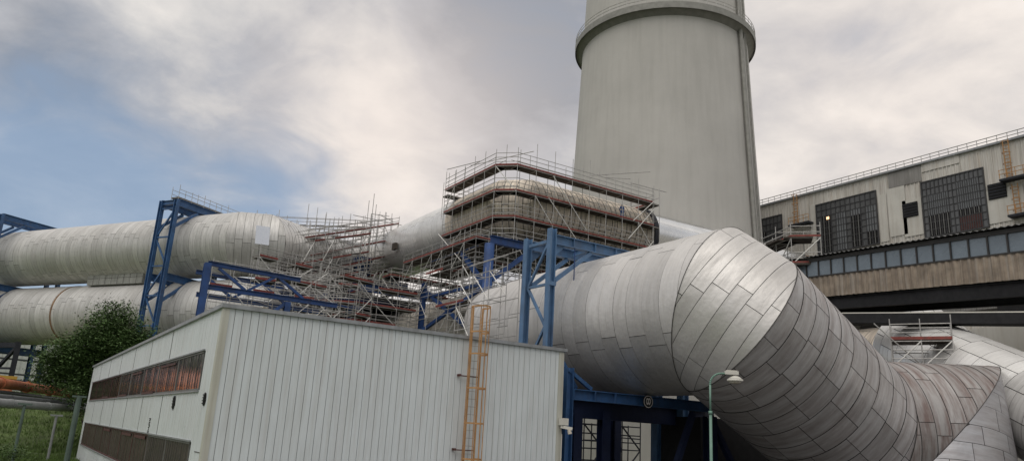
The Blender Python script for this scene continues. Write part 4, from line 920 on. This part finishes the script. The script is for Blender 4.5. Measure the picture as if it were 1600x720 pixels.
ro = thing('machine_house', 'pale hall with dark window at the far right edge under the black girder', 'building', (80, 50, 0))
a, b_ = atd(1490, 530, 92), atd(1680, 530, 84)
vwall('wall', a, b_, 0, 16.5, 'plant_panel', ro, 5)
a2, b2 = atd(1566, 541, 88.5), atd(1660, 552, 84.5); vwall('window', a2, b2, float(a2[2])-2.2, float(a2[2])+.2, 'void', ro, .5)
# ------------------------------------------------------------------ pipes and posts on the embankment
ov = nrm(ray(427, 660.4)); oa = atz(0, 598, 5.4)
op = thing('rusty_pipe', 'rust-red elevated pipe sloping in from the left edge', 'pipe', (oa[0], oa[1], 0))
MB().tube(oa-ov*30, oa+ov*33, .40, 16).build('pipe_run', 'pipe_rust', op, True)
for k in range(8): q = oa-ov*22+ov*k*7.3; MB().tube(q-ov*.12, q+ov*.12, .50, 16).build('flange', 'pipe_rust', op)
dv = nrm(ray(427, 660.4))
def lowpipe(px, py, dep, r, m, label):
    a = atd(px, py, dep); t = thing('pipeline', label, 'pipe', (a[0], a[1], 0)); MB().tube(a-dv*30, a+dv*40, r, 14).build('pipe_run', m, t, True)
    for k in range(6): q = a-dv*16+dv*k*9; MB().tube(q-dv*.06, q+dv*.06, r*1.12, 14).build('flange', m, t)
lowpipe(0, 620, 62, .22, 'pipe_dark', 'dark pipe running over the grass just above the pale pipe')
lowpipe(0, 629, 60, .30, 'pipe_grey', 'pale grey pipe running over the grass below the rusty pipe')
lowpipe(0, 612, 74, .16, 'pipe_dark', 'thin dark pipe behind the other pipes on the embankment')
def post(px, py0, py1, dep, r, label, m='post_green'):
    a = atd(px, py1, dep); z1 = aty(px, py0, a[1])[2]
    t = thing('pipe_support_post', label, 'post', (a[0], a[1], 0), 'posts carrying the pipes')
    MB().tube((a[0], a[1], min(a[2], 0)), (a[0], a[1], z1), r, 10).build('post', m, t)
    MB().beam((a[0]-.4, a[1], z1), (a[0]+.4, a[1], z1), .25, .12).build('bracket', m, t)
post(25, 630, 695, 58, .09, 'slim green-grey post at the far left holding the pale pipe')
post(108, 618, 700, 58, .17, 'thick green-grey post beside the workshop holding the rusty pipe')
post(82, 648, 680, 66, .09, 'short pale post in the grass between the two taller posts', 'pipe_grey')
tr_ = thing('yellow_digger_roof', 'small yellow and rust machine top above the rusty pipe at left', 'machine', atd(4, 590, 95)) if False else None
hb = atd(8, 590, 100); hh = thing('shed', 'tiny shed with yellow trim behind the rusty pipe at the left edge', 'shed', hb)
MB().box(hb[0]-2.5, hb[1], hb[2]-4, hb[0]+.9, hb[1]+2.5, hb[2]-.1).build('wall', 'pipe_rust', hh); MB().box(hb[0]-2.8, hb[1]-.2, hb[2]-.08, hb[0]+1.1, hb[1]+2.7, hb[2]+.25).build('roof', 'yellow', hh)
wb = thing('pale_hall', 'plain pale hall far off behind the trestle at the left edge', 'building', (-10, 190, 0))
MB().box(-5, 180, 0, 30, 200, 22.5).build('wall', 'far_white', wb); MB().box(-5.5, 179.6, 22.5, 30.5, 200.5, 23).build('roof', 'coping', wb)
b = MB()
for k in range(31): b.box(-4.8+k*1.1, 179.85, 4, -4.65+k*1.1, 179.99, 22.3)
b.build('ribs', 'far_white', wb)
# ------------------------------------------------------------------ tree and bushes
def leafy(name, label, base, crown, n, lsize, seed, trunk_r=.2, group=None, cat='tree'):
    """crown: list of (centre, radii) ellipsoid clumps; leaves are small quads near clump shells on twigs"""
    R_ = random.Random(seed); t = thing(name, label, cat, base, group)
    tk = MB(); b0 = np.array(base, float); allc = np.mean([c for c, _ in crown], axis=0)
    tk.tube(b0-[0, 0, .3], b0+(allc-b0)*.55, trunk_r, 10, trunk_r*.6); tk.build('trunk', 'bark', t, True)
    lm = MB()
    for c, r in crown: 
        st = b0+(allc-b0)*R_.uniform(.25, .55); mid = (st+np.array(c))/2+np.array([R_.uniform(-.4, .4) for _ in range(3)]); lm.tube(st, mid, trunk_r*.4, 6, trunk_r*.25); lm.tube(mid, c, trunk_r*.25, 6, .02)
    lm.build('limb', 'bark', t)
    lf = MB(); tot = sum(r[0]*r[1]*r[2] for _, r in crown)
    for c, r in crown:
        m = int(n*(r[0]*r[1]*r[2])/tot/9)+1
        for _ in range(m):
            u = nrm([R_.gauss(0, 1) for _ in range(3)]); rad = R_.uniform(.35, 1.08)**.6; cc = np.array(c)+u*np.array(r)*rad
            s = lsize*R_.uniform(.8, 2.6)
            for _ in range(9):
                p = cc+np.array([R_.gauss(0, s*1.1), R_.gauss(0, s*1.1), R_.gauss(0, s*.55)])
                a = nrm([R_.gauss(0, 1), R_.gauss(0, 1), R_.gauss(0, .45)]); bb = nrm(np.cross(a, [R_.gauss(0, .5), R_.gauss(0, .5), 1])); L = lsize*R_.uniform(.6, 1.3)
                lf.add([p-a*L*.5, p+bb*L*.22, p+a*L*.6, p-bb*L*.22], [(0, 1, 2, 3)])
    lf.build('crown', 'leaf', t); return t
def crown_at(specs, y):
    out = []
    for px, py, rpx, rpy in specs:
        c = aty(px, py, y+random.uniform(-1, 1)); k = np.linalg.norm(c)/F*1.0; out.append((c, (rpx*k, rpx*k*.9, rpy*k)))
    return out
ty = 77.0; tb = aty(165, 620, ty); gz_ = ground_z(tb[0], ty)
leafy('tree', 'dense dark green tree growing behind the left end of the workshop', (tb[0], ty, gz_), crown_at([
 (178, 492, 20, 20), (160, 488, 9, 7), (205, 484, 8, 6), (138, 522, 10, 8), (100, 536, 12, 8), (72, 558, 12, 9), (232, 520, 10, 9), (68, 590, 14, 10), (168, 515, 30, 22), (200, 512, 22, 18), (150, 540, 36, 24), (195, 545, 38, 26), (110, 556, 34, 20), (150, 570, 50, 26), (215, 550, 26, 26), (85, 572, 22, 18), (120, 592, 44, 20), (165, 600, 40, 22), (226, 540, 16, 20), (182, 478, 8, 9)], ty), 70000, .24, 9)
tb = aty(150, 640, 74)
leafy('bush', 'low dark bush at the foot of the tree beside the workshop', (tb[0], 75.5, ground_z(tb[0], 75.5)), crown_at([(128, 628, 20, 16), (112, 612, 14, 10), (130, 600, 16, 14)], 74.5), 2500, .22, 10, .08, cat='bush')
tb = aty(20, 715, 52)
leafy('bush', 'small bright bush at the bottom left corner of the grass', (tb[0], 52, 0), crown_at([(12, 706, 18, 9), (30, 712, 10, 6)], 52), 900, .14, 12, .04, cat='bush')
# grass tufts: uncountable
gt = MB(); R_ = random.Random(2)
for _ in range(26000):
    y = R_.uniform(46, 112); x = R_.uniform(-4, 9.5*(y/75)); 
    if x > XB-.3 and y < YF+.3: continue
    z = ground_z(x, y); h = R_.uniform(.12, .38); a = R_.uniform(0, 2*PI); w = R_.uniform(.03, .08); lx, ly = R_.uniform(-.12, .12), R_.uniform(-.12, .12)
    gt.add([(x-math.cos(a)*w, y-math.sin(a)*w, z-.12), (x+math.cos(a)*w, y+math.sin(a)*w, z-.12), (x+lx, y+ly, z+h)], [(0, 1, 2)])
go = gt.build('grass', 'grass_blade'); go['kind'] = 'stuff'
